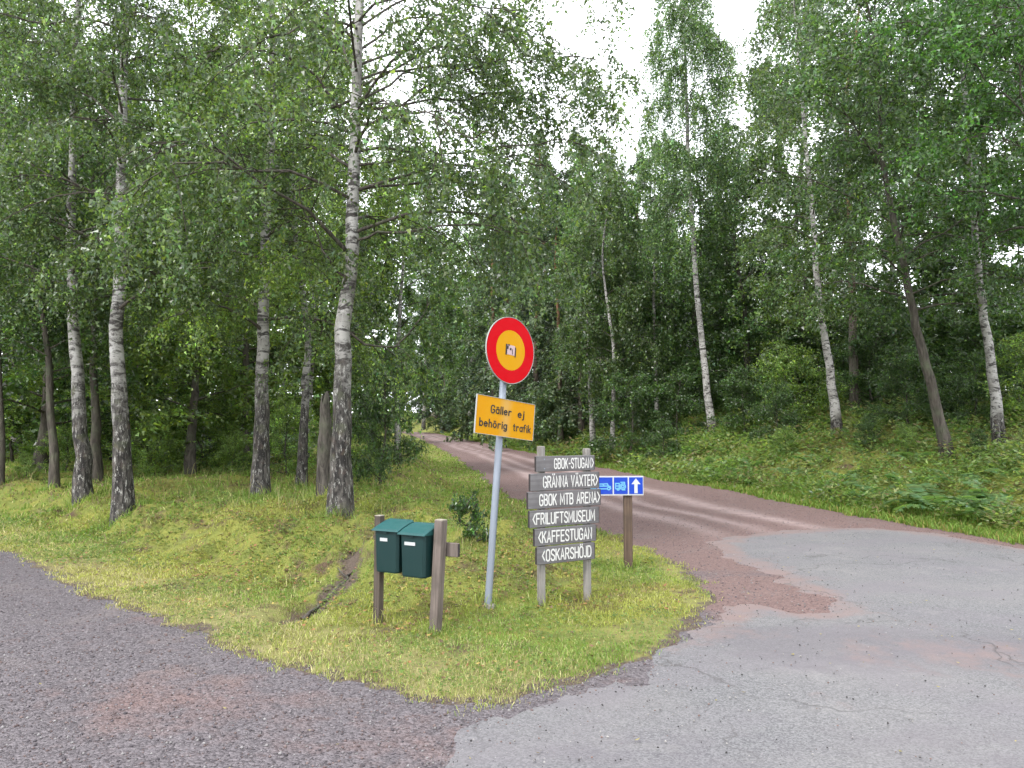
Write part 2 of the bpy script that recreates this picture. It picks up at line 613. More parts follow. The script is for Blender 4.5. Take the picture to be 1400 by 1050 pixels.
def asphalt_material():
    t = NT('asphalt')
    red = t.attr('red').outputs['Fac']
    v = t.n('TexVoronoi')
    v.inputs['Scale'].default_value = 110
    t.l(t.coord(), v.inputs['Vector'])
    sepc = t.n('SeparateColor')
    t.l(v.outputs['Color'], sepc.inputs[0])
    agg = t.math('ADD', t.math('MULTIPLY', sepc.outputs[0], .6), t.math('MULTIPLY', t.noise(160, 3), .4))
    c = t.mix(t.ramp(agg, [(.15, 0), (.85, 1)]), (.058, .057, .061), (.17, .166, .17))
    big, mid = t.noise(.6, 6, .6), t.noise(3, 6, .7)
    c = t.mix(t.ramp(big, [(.42, 0), (.7, .5)]), c, (.165, .153, .152))
    pur = t.ramp(t.noise(.9, 4, .5, t.coord((1, 1.8, 1))), [(.45, 0), (.62, .45)])
    c = t.mix(pur, c, (.125, .112, .124))
    wr = t.math('ADD', t.attr('wear').outputs['Fac'], t.math('MULTIPLY', t.math('SUBTRACT', mid, .5), 1.4))
    c = t.mix(t.ramp(wr, [(.3, 0), (.8, .55)]), c, (.095, .085, .095))
    c = t.mix(t.ramp(t.noise(1.4, 7, .75), [(.55, 0), (.7, .35)]), c, (.2, .19, .185))
    rf = t.math('ADD', red, t.math('MULTIPLY', t.math('SUBTRACT', mid, .55), 2.2))
    c = t.mix(t.ramp(rf, [(.35, 0), (1.0, .9)]), c, (.16, .115, .108))
    # hairline cracks and patch seams
    wv = t.n('TexVoronoi')
    wv.feature = 'DISTANCE_TO_EDGE'
    wv.inputs['Scale'].default_value = .55
    dn = t.n('TexNoise')
    dn.inputs['Scale'].default_value = 2.5
    dn.inputs['Detail'].default_value = 5
    t.l(t.coord(), dn.inputs['Vector'])
    vm = t.n('VectorMath')
    vm.operation = 'ADD'
    t.l(t.coord(), vm.inputs[0])
    sc = t.n('VectorMath')
    sc.operation = 'SCALE'
    t.l(dn.outputs['Color'], sc.inputs[0])
    sc.inputs['Scale'].default_value = .8
    t.l(sc.outputs[0], vm.inputs[1])
    t.l(vm.outputs[0], wv.inputs['Vector'])
    cr = t.ramp(wv.outputs['Distance'], [(.0, 1), (.011, 0)])
    cr = t.math('MULTIPLY', cr, t.ramp(t.noise(.8, 3), [(.45, 0), (.58, .75)]))
    c = t.mix(cr, c, (.06, .055, .055))
    t.bump(t.math('SUBTRACT', t.math('ADD', agg, t.math('MULTIPLY', mid, .8)), t.math('MULTIPLY', cr, 2.0)), .55, .008)
    return t.done(c, .85, .3)


M['ground'] = ground_material()
M['gravel'] = gravel_material()
M['asphalt'] = asphalt_material()


def vcol_material(name, rough=.85, spec=.3):
    t = NT(name)
    return t.done(t.attr('Col').outputs['Color'], rough, spec)


M['stone'] = vcol_material('loose_stone')
M['litter'] = leaf_material('leaf_litter', trans=.15, rough=.8, spec=.2)

# ------------------------------------------------------------------ ground, gravel and asphalt: one grid, cut along the ragged edges
def spaced(a, b, step, lo, hi, grow):
    mid = list(np.arange(a, b + step / 2, step))
    up, s, x = [], step, mid[-1]
    while x < hi:
        s *= grow
        x += s
        up.append(x)
    dn, s, x = [], step, mid[0]
    while x > lo:
        s *= grow
        x -= s
        dn.append(x)
    return np.array(dn[::-1] + mid + up)


gx = spaced(-7.5, 8.0, .085, -420, 420, 1.06)
gy = spaced(2.2, 13.0, .085, -6, 420, 1.05)
GX, GY = np.meshgrid(gx, gy)
vx, vy = GX.ravel(), GY.ravel()
Z3 = zones(vx, vy)
gmask = np.maximum(np.maximum(Z3[0], Z3[1]), Z3[2])
vz = H(vx, vy, Z3)
nx, ny = len(gx), len(gy)
ii, jj = np.meshgrid(np.arange(nx - 1), np.arange(ny - 1))
q0 = (jj * nx + ii).ravel()
tri = np.concatenate([np.stack([q0, q0 + 1, q0 + nx + 1], 1), np.stack([q0, q0 + nx + 1, q0 + nx], 1)])


def clip_tris(pts, fld, tri_):
    """keep the side fld > 0 of every triangle, cutting exactly at fld = 0"""
    s = fld[tri_] > 0
    cnt = s.sum(1)
    keep = tri_[cnt == 3]
    P = [pts]
    base = len(pts)
    out = [keep]
    for want in (1, 2):
        t = tri_[cnt == want]
        if not len(t):
            continue
        ss = fld[t] > 0
        odd = np.argmax(ss if want == 1 else ~ss, axis=1)
        a = t[np.arange(len(t)), odd]
        b = t[np.arange(len(t)), (odd + 1) % 3]
        c = t[np.arange(len(t)), (odd + 2) % 3]
        fa, fb, fc = fld[a], fld[b], fld[c]
        pab = pts[a] + (pts[b] - pts[a]) * (fa / (fa - fb))[:, None]
        pac = pts[a] + (pts[c] - pts[a]) * (fa / (fa - fc))[:, None]
        i1 = base + np.arange(len(t))
        i2 = i1 + len(t)
        P += [pab, pac]
        base += 2 * len(t)
        if want == 1:
            out.append(np.stack([a, i1, i2], 1))
        else:
            out += [np.stack([i1, b, c], 1), np.stack([i1, c, i2], 1)]
    P, T = np.concatenate(P), np.concatenate(out)
    used, inv = np.unique(T, return_inverse=True)
    return P[used], inv.reshape(-1, 3)


base_pts = np.stack([vx, vy, vz], 1)


def forest_f(x, y, si, sb):
    a = sstep(5.5, 9, si) * sstep(11.5, 15.5, y + np.maximum(-x - 6, 0) * .4)
    b = sstep(5, 10, sb)
    return np.maximum(a, b)


gp, gt = clip_tris(base_pts, gmask, tri)
g3 = zones(gp[:, 0], gp[:, 1])
dl = line_d(EDGE_GRAVEL, gp[:, 0], gp[:, 1])
dry = sstep(1.3, .35, dl) + .5 * sstep(.9, .2, line_d(EDGE_RED_L[:8], gp[:, 0], gp[:, 1]))
gm = np.maximum(np.maximum(g3[0], g3[1]), g3[2])
soil = np.clip(.75 * sstep(.32, .0, gm) + .9 * np.exp(-(line_d(SCARP, gp[:, 0], gp[:, 1]) / .17) ** 2), 0, 1)
ground = link_mesh('ground', gp, tris=gt, mat=M['ground'], smooth=True,
                   attrs={'soil': soil, 'dry': np.clip(dry, 0, 1), 'forest': forest_f(gp[:, 0], gp[:, 1], g3[0], g3[1])})
tag(ground, kind='structure')

near = (vx[tri].mean(1) > -140) & (vx[tri].mean(1) < 40) & (vy[tri].mean(1) < 170)
rp, rt = clip_tris(base_pts, -gmask, tri[near])


def red_amount(x, y):
    a = sstep(7.5, 11, y + (x - 1.5) * .3) * sstep(-1.5, 1.5, x + np.maximum(y - 9, 0) * .35)          # the red forest road
    b = .38 * np.exp(-(((x + .75) / .9) ** 2 + ((y - 4.05) / .5) ** 2))      # red patch at the foot of the island
    c = .25 * np.exp(-(((x + 1.9) / .6) ** 2 + ((y - 4.9) / .5) ** 2))
    d = .85 * np.exp(-((x - 2.5) / 1.1) ** 2 - ((y - 7.3) / 1.1) ** 2)
    return np.clip(a * .95 + b + c + d + .12, 0, 1)


def tracks(x, y):
    l, r = line_d(EDGE_RED_L[4:], x, y), line_d(EDGE_RED_R[2:], x, y)
    u = l / (l + r)
    wob = (fbm(x * .3, y * .3, 77) - .5) * .1
    tr = np.zeros_like(u)
    for c, w in ((.3, .045), (.46, .035), (.66, .05)):
        tr = np.maximum(tr, np.exp(-((u + wob - c) / w) ** 2))
    return tr * sstep(10, 15, y) * (x > -200)


gravel = link_mesh('gravel_road', rp, tris=rt, mat=M['gravel'], smooth=True,
                   attrs={'red': red_amount(rp[:, 0], rp[:, 1]), 'track': .8 * tracks(rp[:, 0], rp[:, 1])})
tag(gravel, kind='structure')

a_sd = poly_sd(ASPHALT, vx, vy) + (fbm(vx * 2.3, vy * 2.3, 61) - .5) * .5 + (fbm(vx * 9, vy * 9, 62) - .5) * .22
a_sd = np.minimum(a_sd, -gmask - .03)
sel = (vx[tri].min(1) > -3) & (vx[tri].max(1) < 14) & (vy[tri].max(1) < 15)
ap, at_ = clip_tris(base_pts, a_sd + .12, tri[sel])
asd = poly_sd(ASPHALT, ap[:, 0], ap[:, 1])
ars = asd + (fbm(ap[:, 0] * 2.3, ap[:, 1] * 2.3, 61) - .5) * .5 + (fbm(ap[:, 0] * 9, ap[:, 1] * 9, 62) - .5) * .22
ap[:, 2] += np.interp(ars, [-.15, 0, .12, .6], [-.012, .001, .007, .016]) + (fbm(ap[:, 0] * 6, ap[:, 1] * 6, 63) - .5) * .006
ared = .75 * sstep(1.1, .0, np.abs(asd)) * (.1 + .75 * sstep(4.5, 7.5, ap[:, 1])) + .75 * sstep(.4, .0, asd) * sstep(5.5, 6.8, ap[:, 1]) + .7 * np.exp(-(((ap[:, 0] - 3.1) / 1.1) ** 2 + ((ap[:, 1] - 5.6) / .7) ** 2)) \
    + .3 * np.exp(-(((ap[:, 0] - 1.7) / .5) ** 2 + ((ap[:, 1] - 4.6) / .3) ** 2))
wear = sstep(1.2, 0, np.abs(ap[:, 1] - 5.75 + .12 * (ap[:, 0] - 3))) * sstep(.9, 2.0, ap[:, 0]) + .5 * sstep(.6, 0, np.abs(ap[:, 1] - 3.9)) * sstep(-.5, .5, ap[:, 0])
asphalt = link_mesh('asphalt_road', ap, tris=at_, mat=M['asphalt'], smooth=True, attrs={'red': np.clip(ared, 0, 1), 'wear': wear})
tag(asphalt, kind='structure')


# ------------------------------------------------------------------ leaves and grass as quads
def leaf_quads(pos, tip, side, size, wid=.6, fold=.12):
    """diamond leaves; pos (n,3) base, tip direction, side direction, size length"""
    n = len(pos)
    nrm = unit(np.cross(tip, side))
    s = np.asarray(size)[:, None] if np.ndim(size) else size
    a = pos
    b = pos + tip * s * .45 + side * s * wid * .5 + nrm * s * fold
    c = pos + tip * s
    d = pos + tip * s * .45 - side * s * wid * .5 + nrm * s * fold
    v = np.stack([a, b, c, d], 1).reshape(-1, 3)
    q = np.arange(n * 4).reshape(n, 4)
    return v, q


def rand_dirs(rng, n, up=0.0):
    d = rng.normal(size=(n, 3))
    d[:, 2] += up
    return unit(d)


def perp(rng, d):
    return unit(np.cross(d, rng.normal(size=d.shape)))


def leaf_cols(rng, n, base, var=.28, yellow=.12, per=1):
    """natural variation from leaf to leaf: brightness, a yellowish share"""
    base = np.asarray(base)
    br = np.exp(rng.normal(0, var, n))[:, None]
    c = base[None] * br
    y = (rng.random(n) < yellow)[:, None]
    c = np.where(y, c * np.array([1.45, 1.38, .85]), c)
    sh = rng.normal(0, .1, n)[:, None]
    c = c * np.concatenate([1 + sh, np.ones_like(sh), 1 - sh], 1)
    return np.clip(np.repeat(c, 4, 0), .004, .6)


# ------------------------------------------------------------------ trees
def grow(rng, trunk, r0, first=.25, nb=26, lmax=3.0, elev=(20, 55), droop=.5, nsub=7, twigs=4, twig_len=.5, weep=.7, leaves=14,
         leaf=.06, top_shape=.75, extra=(), r_top=.02, bias=None, cone=False, flare=.26, spread=.28):
    """skeleton and leaf positions of one tree in local metres. trunk: control points from the base up"""
    T = catmull(trunk, 26)
    T[1:-1] += rng.normal(0, .012, (24, 3)) * np.array([1, 1, 0])
    L = np.concatenate([[0], np.cumsum(np.linalg.norm(np.diff(T, axis=0), axis=1))])
    u = L / L[-1]
    TR = r0 * (.62 * (1 - u) ** .8 + .36 * np.exp(-L / 1.3)) + r_top * (1 - .5 * u) + r0 * flare * np.exp(-L / .25)
    branches, nodes, ndir, nlen = [], [], [], []
    az = rng.random() * 6.28
    specs = []
    for i in range(nb):
        t = first + (1 - first) * ((i + rng.random()) / nb)
        az += 2.4 + rng.normal(0, .4)
        p = np.array([np.interp(t, u, T[:, k]) for k in range(3)])
        tt = (t - first) / (1 - first)
        shape = (1 - tt) ** .8 if cone else np.sin(np.pi * np.clip(.22 + .72 * tt, 0, 1)) ** top_shape
        ln = lmax * shape * rng.uniform(.7, 1.15) + .08 * lmax
        el = math.radians(elev[0] + (elev[1] - elev[0]) * tt + rng.normal(0, 8))
        d = np.array([math.cos(az) * math.cos(el), math.sin(az) * math.cos(el), math.sin(el)])
        if bias is not None:
            d = d + np.asarray(bias) * rng.uniform(.2, 1)
            d = unit(d)
        rr = np.interp(t, u, TR) * .42
        s = np.linspace(0, 1, 8)
        pts = p + d * (s * ln)[:, None]
        pts[:, 2] -= droop * ln * s ** 2.2 * (.4 + .5 * rng.random())
        pts[1:] += rng.normal(0, .03 * ln, (7, 3)) * s[1:, None]
        specs.append((pts, min(rr * .75, .04), ln))
    for pts in extra:
        p = catmull(pts, 12)
        p[1:] += np.cumsum(rng.normal(0, .035, (11, 3)), 0)
        specs.append((p, r0 * .14, np.linalg.norm(np.diff(p, axis=0), axis=1).sum()))
    for pts, rr, ln in specs:
        n = len(pts)
        branches.append((pts, np.linspace(max(rr, .012), .005, n)))
        k = max(3, int(nsub * ln / lmax + 1.5))
        for j in range(k):
            s = .22 + .78 * (j + rng.random()) / k
            f = s * (n - 1)
            i0 = min(int(f), n - 2)
            p = pts[i0] + (pts[i0 + 1] - pts[i0]) * (f - i0)
            bd = unit(pts[i0 + 1] - pts[i0])
            side = unit(np.cross(bd, [0, 0, 1.0]) * (1 if j % 2 else -1) + rng.normal(0, .35, 3))
            d = unit(bd * .7 + side * rng.uniform(.5, 1.0) + np.array([0, 0, .12]))
            sl = ln * (.42 - .2 * s) * rng.uniform(.6, 1.2) + .05 * lmax
            q = np.linspace(0, 1, 5)
            sp = p + d * (q * sl)[:, None]
            sp[:, 2] -= droop * sl * q ** 2 * .8
            branches.append((sp, np.linspace(.009, .003, 5)))
            m = max(1, int(twigs * (.5 + sl / lmax * 2.6) * rng.choice([.25, .7, 1.2, 2.0])))
            for _ in range(m):
                g = rng.uniform(.15, 1)
                nodes.append(p + (sp[-1] - p) * g + rng.normal(0, .018 * lmax, 3))
                ndir.append(unit(d * .6 + rng.normal(0, .55, 3)))
                nlen.append(twig_len * rng.uniform(.55, 1.35))
    nodes, ndir, nlen = np.array(nodes), np.array(ndir), np.array(nlen)
    # leaves along each hanging twig
    k = leaves
    s = (np.arange(k) + .5)[None] / k + rng.normal(0, .04, (len(nodes), k))
    dd = unit(ndir * (1 - weep) + np.array([0, 0, -weep]))
    pos = nodes[:, None] + (ndir[:, None] * (1 - .6 * s[..., None]) * (1 - weep * .6) + dd[:, None] * s[..., None]) * (nlen[:, None, None] * s[..., None])
    pos = pos + rng.normal(0, spread * twig_len * (.22 + .35 * (1 - weep)), pos.shape)
    pos = pos.reshape(-1, 3)
    tw = []
    return dict(T=T, TR=TR, br=branches, leaf_pos=pos, leaf=leaf, weep=weep, nodes=nodes, n_per=k)


def crown_mesh(name, g, rng, base_col, mat, parent=None, wid=.66, clump_var=.28, yellow=.1, needle=False, var=.32):
    n = len(g['leaf_pos'])
    tip = rand_dirs(rng, n, -1.1 * g['weep'] - .15)
    side = perp(rng, tip)
    size = g['leaf'] * np.exp(np.clip(rng.normal(0, .22, n), -.5, .4))
    p, s = g['leaf_pos'], size[:, None]
    v = np.stack([p - side * s * wid * .5, p + side * s * wid * .5, p + tip * s], 1).reshape(-1, 3)
    c = leaf_cols(rng, n, base_col, var, yellow)[::4]
    cl = np.exp(rng.normal(0, clump_var, len(g['nodes'])))
    c = np.repeat(c * np.repeat(cl, g['n_per'])[:, None], 3, 0)
    return link_mesh(name, v, tris=np.arange(3 * n).reshape(n, 3), mat=mat, parent=parent, col=c)


def trunk_mesh(g, mat, parent, sides=14, rng=None, name='trunk'):
    v, q = tube_arrays(g['T'], g['TR'], sides)
    if rng is not None:
        ang = np.tile(np.arange(sides), len(g['T']))
        wob = 1 + .07 * np.sin(ang * 3 * 2 * np.pi / sides + rng.random() * 6) + rng.normal(0, .03, len(v))
        ctr = np.repeat(g['T'], sides, 0)
        v = ctr + (v - ctr) * wob[:, None]
    v[:sides, 2] -= .25
    return link_mesh(name, v, quads=q, mat=mat, parent=parent, smooth=True)


def joined_tubes(name, brs, mat, parent, sides=5):
    vs, qs, n = [], [], 0
    for p, r in brs:
        v, q = tube_arrays(p, r, sides)
        vs.append(v)
        qs.append(q + n)
        n += len(v)
    return link_mesh(name, np.concatenate(vs), quads=np.concatenate(qs), mat=mat, parent=parent, smooth=True)


BIRCH_C = (.062, .096, .035)
BROAD_C = (.048, .085, .028)
PALE_C = (.096, .145, .04)
DARK_C = (.034, .06, .03)


def place_tree(name, label, path, y, w_px, seed, bark, leafcol, depth_lean=0.0, group=None, top=None, extra_px=(), leafmat='leaf', yellow=.1, **kw):
    """path: photo pixels up the trunk (base first); the trunk stands on the ground at forward distance y"""
    rng = R(seed)
    b = at(path[0][0], path[0][1], y)
    b[2] = hz(b[0], b[1]) - .02
    pts = [np.zeros(3)]
    for k, (px, py) in enumerate(path[1:]):
        yy = y + depth_lean * (k + 1) / len(path)
        pts.append(at(px, py, yy) - b)
    if top:
        d = unit(pts[-1] - pts[-2])
        d = unit(d + np.array([0, 0, .6]))
        rest = top - pts[-1][2]
        if rest > 0:
            pts.append(pts[-1] + d * rest * .5 + rng.normal(0, .15, 3))
            pts.append(pts[-1] + d * rest * .5 + rng.normal(0, .15, 3))
    extra = [[at(px, py, y + dy) - b for px, py, dy in e] for e in extra_px]
    r0 = w_px * y / FPX / 2
    g = grow(rng, np.array(pts), r0 * .9, extra=extra, **kw)
    root = empty(name, b, label, 'tree', group)
    trunk_mesh(g, M[bark], root, rng=rng)
    thick = [(p, r) for p, r in g['br'] if r[0] > .011]
    thin = [(p, r) for p, r in g['br'] if r[0] <= .011]
    for p, r in thick:
        v, q = tube_arrays(p, r, 6)
        link_mesh('branch', v, quads=q, mat=M['bark_dark'], parent=root, smooth=True)
    cr = crown_mesh('crown', g, rng, leafcol, M[leafmat], root, yellow=yellow)
    tag(joined_tubes('twigs', thin, M['twig'], cr, 3), kind='stuff')
    return root


# --- the birches along the left bank
near_kw = dict(nb=38, nsub=9, twigs=6, leaves=28, leaf=.052, twig_len=.62, weep=.7, droop=.65, spread=.17)
place_tree('birch_tree', 'large birch with white banded trunk forking upward, just behind the green mailboxes',
           [(466, 712), (467, 620), (470, 480), (478, 360), (484, 250), (486, 170), (490, 40)], 10.4, 34, 1, 'birch', BIRCH_C, top=11.5, first=.27, lmax=3.4,
           extra_px=[[(482, 330, 0), (540, 318, -.4), (630, 300, -.8), (700, 300, -1.2)], [(484, 226, 0), (560, 216, -.3), (650, 206, -.6), (770, 196, -.7)],
                     [(487, 120, 0), (600, 70, -.3), (700, 60, -.4), (780, 80, -.3)], [(480, 400, 0), (450, 350, -.4), (425, 300, -.6), (400, 230, -.9)],
                     [(474, 452, 0), (520, 480, .3), (570, 470, .5), (600, 430, .6)], [(486, 180, 0), (420, 110, -.5), (340, 90, -.8), (290, 120, -1)],
                     [(486, 190, 0), (570, 130, -.5), (680, 110, -.8), (790, 120, -1)],
                     [(485, 260, 0), (580, 250, .5), (660, 240, .9), (730, 255, 1.2)],
                     [(489, 70, 0), (560, 40, 1.0), (640, 50, 1.6), (700, 80, 2.0)], [(487, 140, 0), (560, 100, 1.2), (620, 120, 1.8), (690, 150, 2.2)],
                     [(488, 100, 0), (450, 40, .8), (400, 0, 1.4), (350, -10, 1.8)], [(486, 170, 0), (540, 150, -1.2), (600, 150, -1.8), (660, 170, -2.2)],
                     [(488, 110, 0), (620, 80, -.2), (740, 70, -.3), (840, 90, -.3)], [(486, 150, 0), (620, 140, .1), (720, 130, .2), (790, 150, .2)], [(490, 30, 0), (540, -10, -.8), (620, 0, -1.4), (690, 30, -1.8)], [(490, 40, 0), (430, 10, -.8), (370, 20, -1.4), (310, 50, -1.8)]], **near_kw)
place_tree('birch_tree', 'tall straight birch, white above a black rugged base, beside the left gravel road',
           [(168, 708), (166, 600), (160, 480), (164, 330), (168, 180), (172, 0)], 12.3, 30, 2, 'birch', BIRCH_C, top=12, first=.27, lmax=2.7,
           extra_px=[[(160, 275, 0), (110, 255, -.3), (50, 225, -.6), (-20, 170, -.9)], [(164, 40, 0), (110, 35, -.4), (50, 40, -.6), (0, 20, -.8)]], **near_kw)
place_tree('birch_tree', 'white stemmed birch beside the leftmost road edge, left of the tall straight birch',
           [(116, 690), (108, 560), (101, 440), (98, 300), (102, 100)], 14.0, 25, 3, 'birch', BIRCH_C, top=12, first=.27, lmax=2.5, **near_kw)
place_tree('birch_tree', 'grey birch with dark trunk standing alone between the tall straight birch and the snag',
           [(357, 680), (358, 560), (361, 430), (364, 300), (372, 120)], 13.3, 26, 4, 'birch', PALE_C, top=12, first=.22, lmax=2.8, yellow=.3, **near_kw)
mid_kw = dict(nb=24, nsub=7, twigs=5, leaves=20, leaf=.07, twig_len=.5, weep=.5)
place_tree('alder_tree', 'thin dark leaning trunk at the far left of the wood',
           [(76, 676), (70, 560), (62, 450), (40, 330), (25, 200)], 16, 13, 5, 'bark_dark', BROAD_C, top=8, first=.3, lmax=2.0, **mid_kw)
place_tree('alder_tree', 'dark trunk close behind the white stemmed birch at left',
           [(131, 672), (130, 560), (128, 420), (126, 250)], 17, 15, 6, 'bark_dark', BROAD_C, top=9, first=.35, lmax=2.2, **mid_kw)
place_tree('birch_tree', 'birch with a swollen burl on its stem behind the dead snag',
           [(412, 655), (418, 540), (421, 450), (405, 330), (400, 180)], 15.5, 15, 7, 'birch', PALE_C, top=10, first=.35, lmax=2.4, **mid_kw)
place_tree('alder_tree', 'dark stem cut by the left edge of the picture',
           [(0, 672), (0, 540), (-6, 380), (-10, 250)], 17, 12, 8, 'bark_dark', BROAD_C, top=9, first=.3, lmax=2.5, **mid_kw)

# dead snag beside the large birch
rng = R(90)
sb_ = at(441, 690, 12.2)
sb_[2] = hz(sb_[0], sb_[1]) - .05
snag = empty('dead_snag', sb_, 'broken dead tree stump standing tight beside the large birch', 'snag')
tp = catmull([(0, 0, -.2), (-.01, .02, .5), (.01, 0, 1.0), (.03, -.02, 1.62)], 14)
v, q = tube_arrays(tp, np.linspace(.105, .075, 14), 12)
v[-12:, 2] += rng.uniform(-.16, .14, 12)
v += rng.normal(0, .006, v.shape)
topf = [tuple(range(13 * 12, 14 * 12))]
link_mesh('trunk', v, faces=[tuple(f) for f in q.tolist()] + topf, mat=M['bark_snag'], parent=snag, smooth=True)
tp = catmull([(.09, .05, -.2), (.08, .05, .5), (.085, .04, 1.3)], 9)
v, q = tube_arrays(tp, np.linspace(.06, .035, 9), 8)
v += rng.normal(0, .006, v.shape)
link_mesh('bark_slab', v, faces=[tuple(f) for f in q.tolist()] + [tuple(range(8 * 8, 9 * 8))], mat=M['bark_dark'], parent=snag, smooth=True)

# --- the roadside trees on the right bank
right_kw = dict(nsub=8, twigs=5, leaves=19, leaf=.08)
place_tree('birch_tree', 'slender leaning white birch with weeping crown, behind the red road beyond the wooden signs',
           [(975, 592), (962, 490), (951, 370), (942, 240), (938, 120), (934, 0)], 29, 14, 11, 'birch_low', (.07, .115, .045), top=20, first=.42, nb=34, lmax=2.1,
           twig_len=2.0, weep=.97, droop=1.0, nsub=7, twigs=5, leaves=44, leaf=.08, spread=.12, elev=(30, 60))
place_tree('birch_tree', 'white birch leaning left beside the straight pine on the right bank',
           [(1146, 575), (1134, 500), (1120, 410), (1111, 300), (1100, 180)], 22.5, 16, 12, 'birch_low', BIRCH_C, top=14, first=.27, nb=30, lmax=2.4,
           twig_len=.8, weep=.75, droop=.6, **right_kw)
place_tree('pine_tree', 'straight grey brown pine trunk on the right bank',
           [(1168, 557), (1165, 420), (1161, 270), (1158, 120)], 26, 18, 13, 'bark_pine', (.04, .08, .03), top=16, first=.45, nb=26, lmax=2.6,
           twig_len=.45, weep=.3, droop=.35, leafmat='needle', **right_kw)
place_tree('aspen_tree', 'dark crooked trunk leaning left over the undergrowth at right',
           [(1297, 592), (1275, 530), (1256, 460), (1243, 400), (1222, 300), (1205, 200)], 17, 18, 14, 'bark_dark', BROAD_C, top=12, first=.27, nb=40, lmax=3.4,
           twig_len=.5, weep=.35, droop=.4, **right_kw)
place_tree('birch_tree', 'pale birch trunk leaning left near the right edge of the picture',
           [(1367, 568), (1352, 480), (1338, 380), (1327, 250), (1318, 120)], 17, 17, 15, 'birch_low', BROAD_C, top=12, first=.26, nb=36, lmax=3.0,
           twig_len=.5, weep=.5, droop=.5, **right_kw)
place_tree('alder_tree', 'dense broadleaf tree overhanging from beyond the top right corner',
           [(1500, 660), (1490, 520), (1465, 330), (1440, 180), (1430, 60)], 13, 26, 16, 'bark_dark', (.04, .09, .02), top=10, first=.36, nb=34, lmax=3.2,
           twig_len=.42, weep=.3, droop=.4, nsub=8, twigs=6, leaves=20, leaf=.07,
           extra_px=[[(1440, 230, 0), (1395, 150, -.3), (1345, 90, -.6), (1305, 20, -.8)], [(1450, 260, 0), (1400, 130, -.2), (1385, 60, -.3), (1340, -10, -.5)]])


# --- shared trees further back: one pair of meshes per kind, each tree an object of its own
def kind(seed, h, r0, bark, col, leafmat='leaf', yellow=.1, **kw):
    rng = R(seed)
    pts = np.array([(0, 0, 0), (rng.normal(0, .12), rng.normal(0, .1), h * .35), (rng.normal(0, .2), rng.normal(0, .2), h * .7), (rng.normal(0, .25), 0, h)])
    return dict(g=grow(rng, pts, r0, **kw), h=h, bark=bark, col=col, leafmat=leafmat, yellow=yellow, rng=rng, me=None)


KINDS = {
    'birch_a': kind(201, 15, .16, 'birch_low', BIRCH_C, nb=34, lmax=2.6, first=.22, nsub=6, twigs=4, twig_len=1.0, weep=.85, droop=.7, leaves=30, leaf=.115),
    'birch_b': kind(202, 14, .15, 'birch_low', (.075, .125, .045), nb=34, lmax=2.4, first=.28, nsub=6, twigs=4, twig_len=1.1, weep=.9, droop=.8, leaves=30, leaf=.115),
    'broad_a': kind(203, 11, .15, 'bark_dark', BROAD_C, nb=34, lmax=2.8, first=.1, nsub=6, twigs=5, twig_len=.55, weep=.35, droop=.4, leaves=24, leaf=.115),
    'broad_b': kind(204, 10, .13, 'bark_dark', PALE_C, nb=32, lmax=2.6, first=.1, nsub=6, twigs=5, twig_len=.55, weep=.35, droop=.4, leaves=24, leaf=.11, yellow=.25),
    'spruce': kind(205, 15, .17, 'bark_pine', DARK_C, 'needle', nb=60, lmax=2.7, first=.08, nsub=6, twigs=4, twig_len=.4, weep=.55, droop=.6, leaves=22, leaf=.13,
                   cone=True, elev=(-8, 25)),
    'larch': kind(210, 16, .17, 'bark_pine', (.066, .1, .046), 'needle', nb=70, lmax=2.4, first=.06, nsub=6, twigs=4, twig_len=.7, weep=.85, droop=.55, leaves=22, leaf=.13,
                  cone=True, elev=(0, 35), spread=.2),
    'pine': kind(206, 16, .19, 'bark_pine', (.04, .075, .03), 'needle', nb=28, lmax=2.6, first=.42, nsub=6, twigs=5, twig_len=.4, weep=.25, droop=.3, leaves=22, leaf=.13),
    'bush': kind(207, 3.2, .03, 'bark_dark', BROAD_C, nb=22, lmax=1.5, first=.03, nsub=5, twigs=5, twig_len=.35, weep=.3, droop=.35, leaves=20, leaf=.075, flare=0),
    'bush_pale': kind(208, 2.8, .03, 'bark_dark', (.115, .175, .048), nb=20, lmax=1.4, first=.03, nsub=5, twigs=5, twig_len=.35, weep=.3, droop=.35, leaves=20, leaf=.072, flare=0,
                      yellow=.2),
}


def shared_tree(k, name, label, px, y, top_py, rz, cat='tree', group=None, wide=1.0, lean=(0, 0)):
    K = KINDS[k]
    b = at(px, 560, y)
    need = .25 if k == 'sapling' else 1.3
    while max(q[0] for q in zones(b[:1], b[1:2])) < need and y < 110:      # keep off the carriageway
        y += .5
        b = at(px, 560, y)
    b[2] = hz(b[0], b[1]) - .03
    h = at(px, top_py, y)[2] - b[2]
    root = empty(name, b, label, cat, group)
    root.rotation_euler = (lean[0], lean[1], rz)
    s = h / K['h']
    root.scale = (s * wide, s * wide, s)
    if K['me'] is None:
        g, rng = K['g'], K['rng']
        t = trunk_mesh(g, M[K['bark']], root, 10, rng)
        c = crown_mesh('crown', g, rng, K['col'], M[K['leafmat']], root, yellow=K['yellow'])
        tw = tag(joined_tubes('branches', g['br'], M['bark_dark'], c, 4), kind='stuff')
        K['me'] = (t.data, c.data, tw.data)
    else:
        mt, mc, mw = K['me']
        for nm, me in (('trunk', mt), ('crown', mc)):
            o = bpy.data.objects.new(nm, me)
            COL.objects.link(o)
            o.parent = root
        w = bpy.data.objects.new('branches', mw)
        COL.objects.link(w)
        w.parent = o
        w['kind'] = 'stuff'
    return root


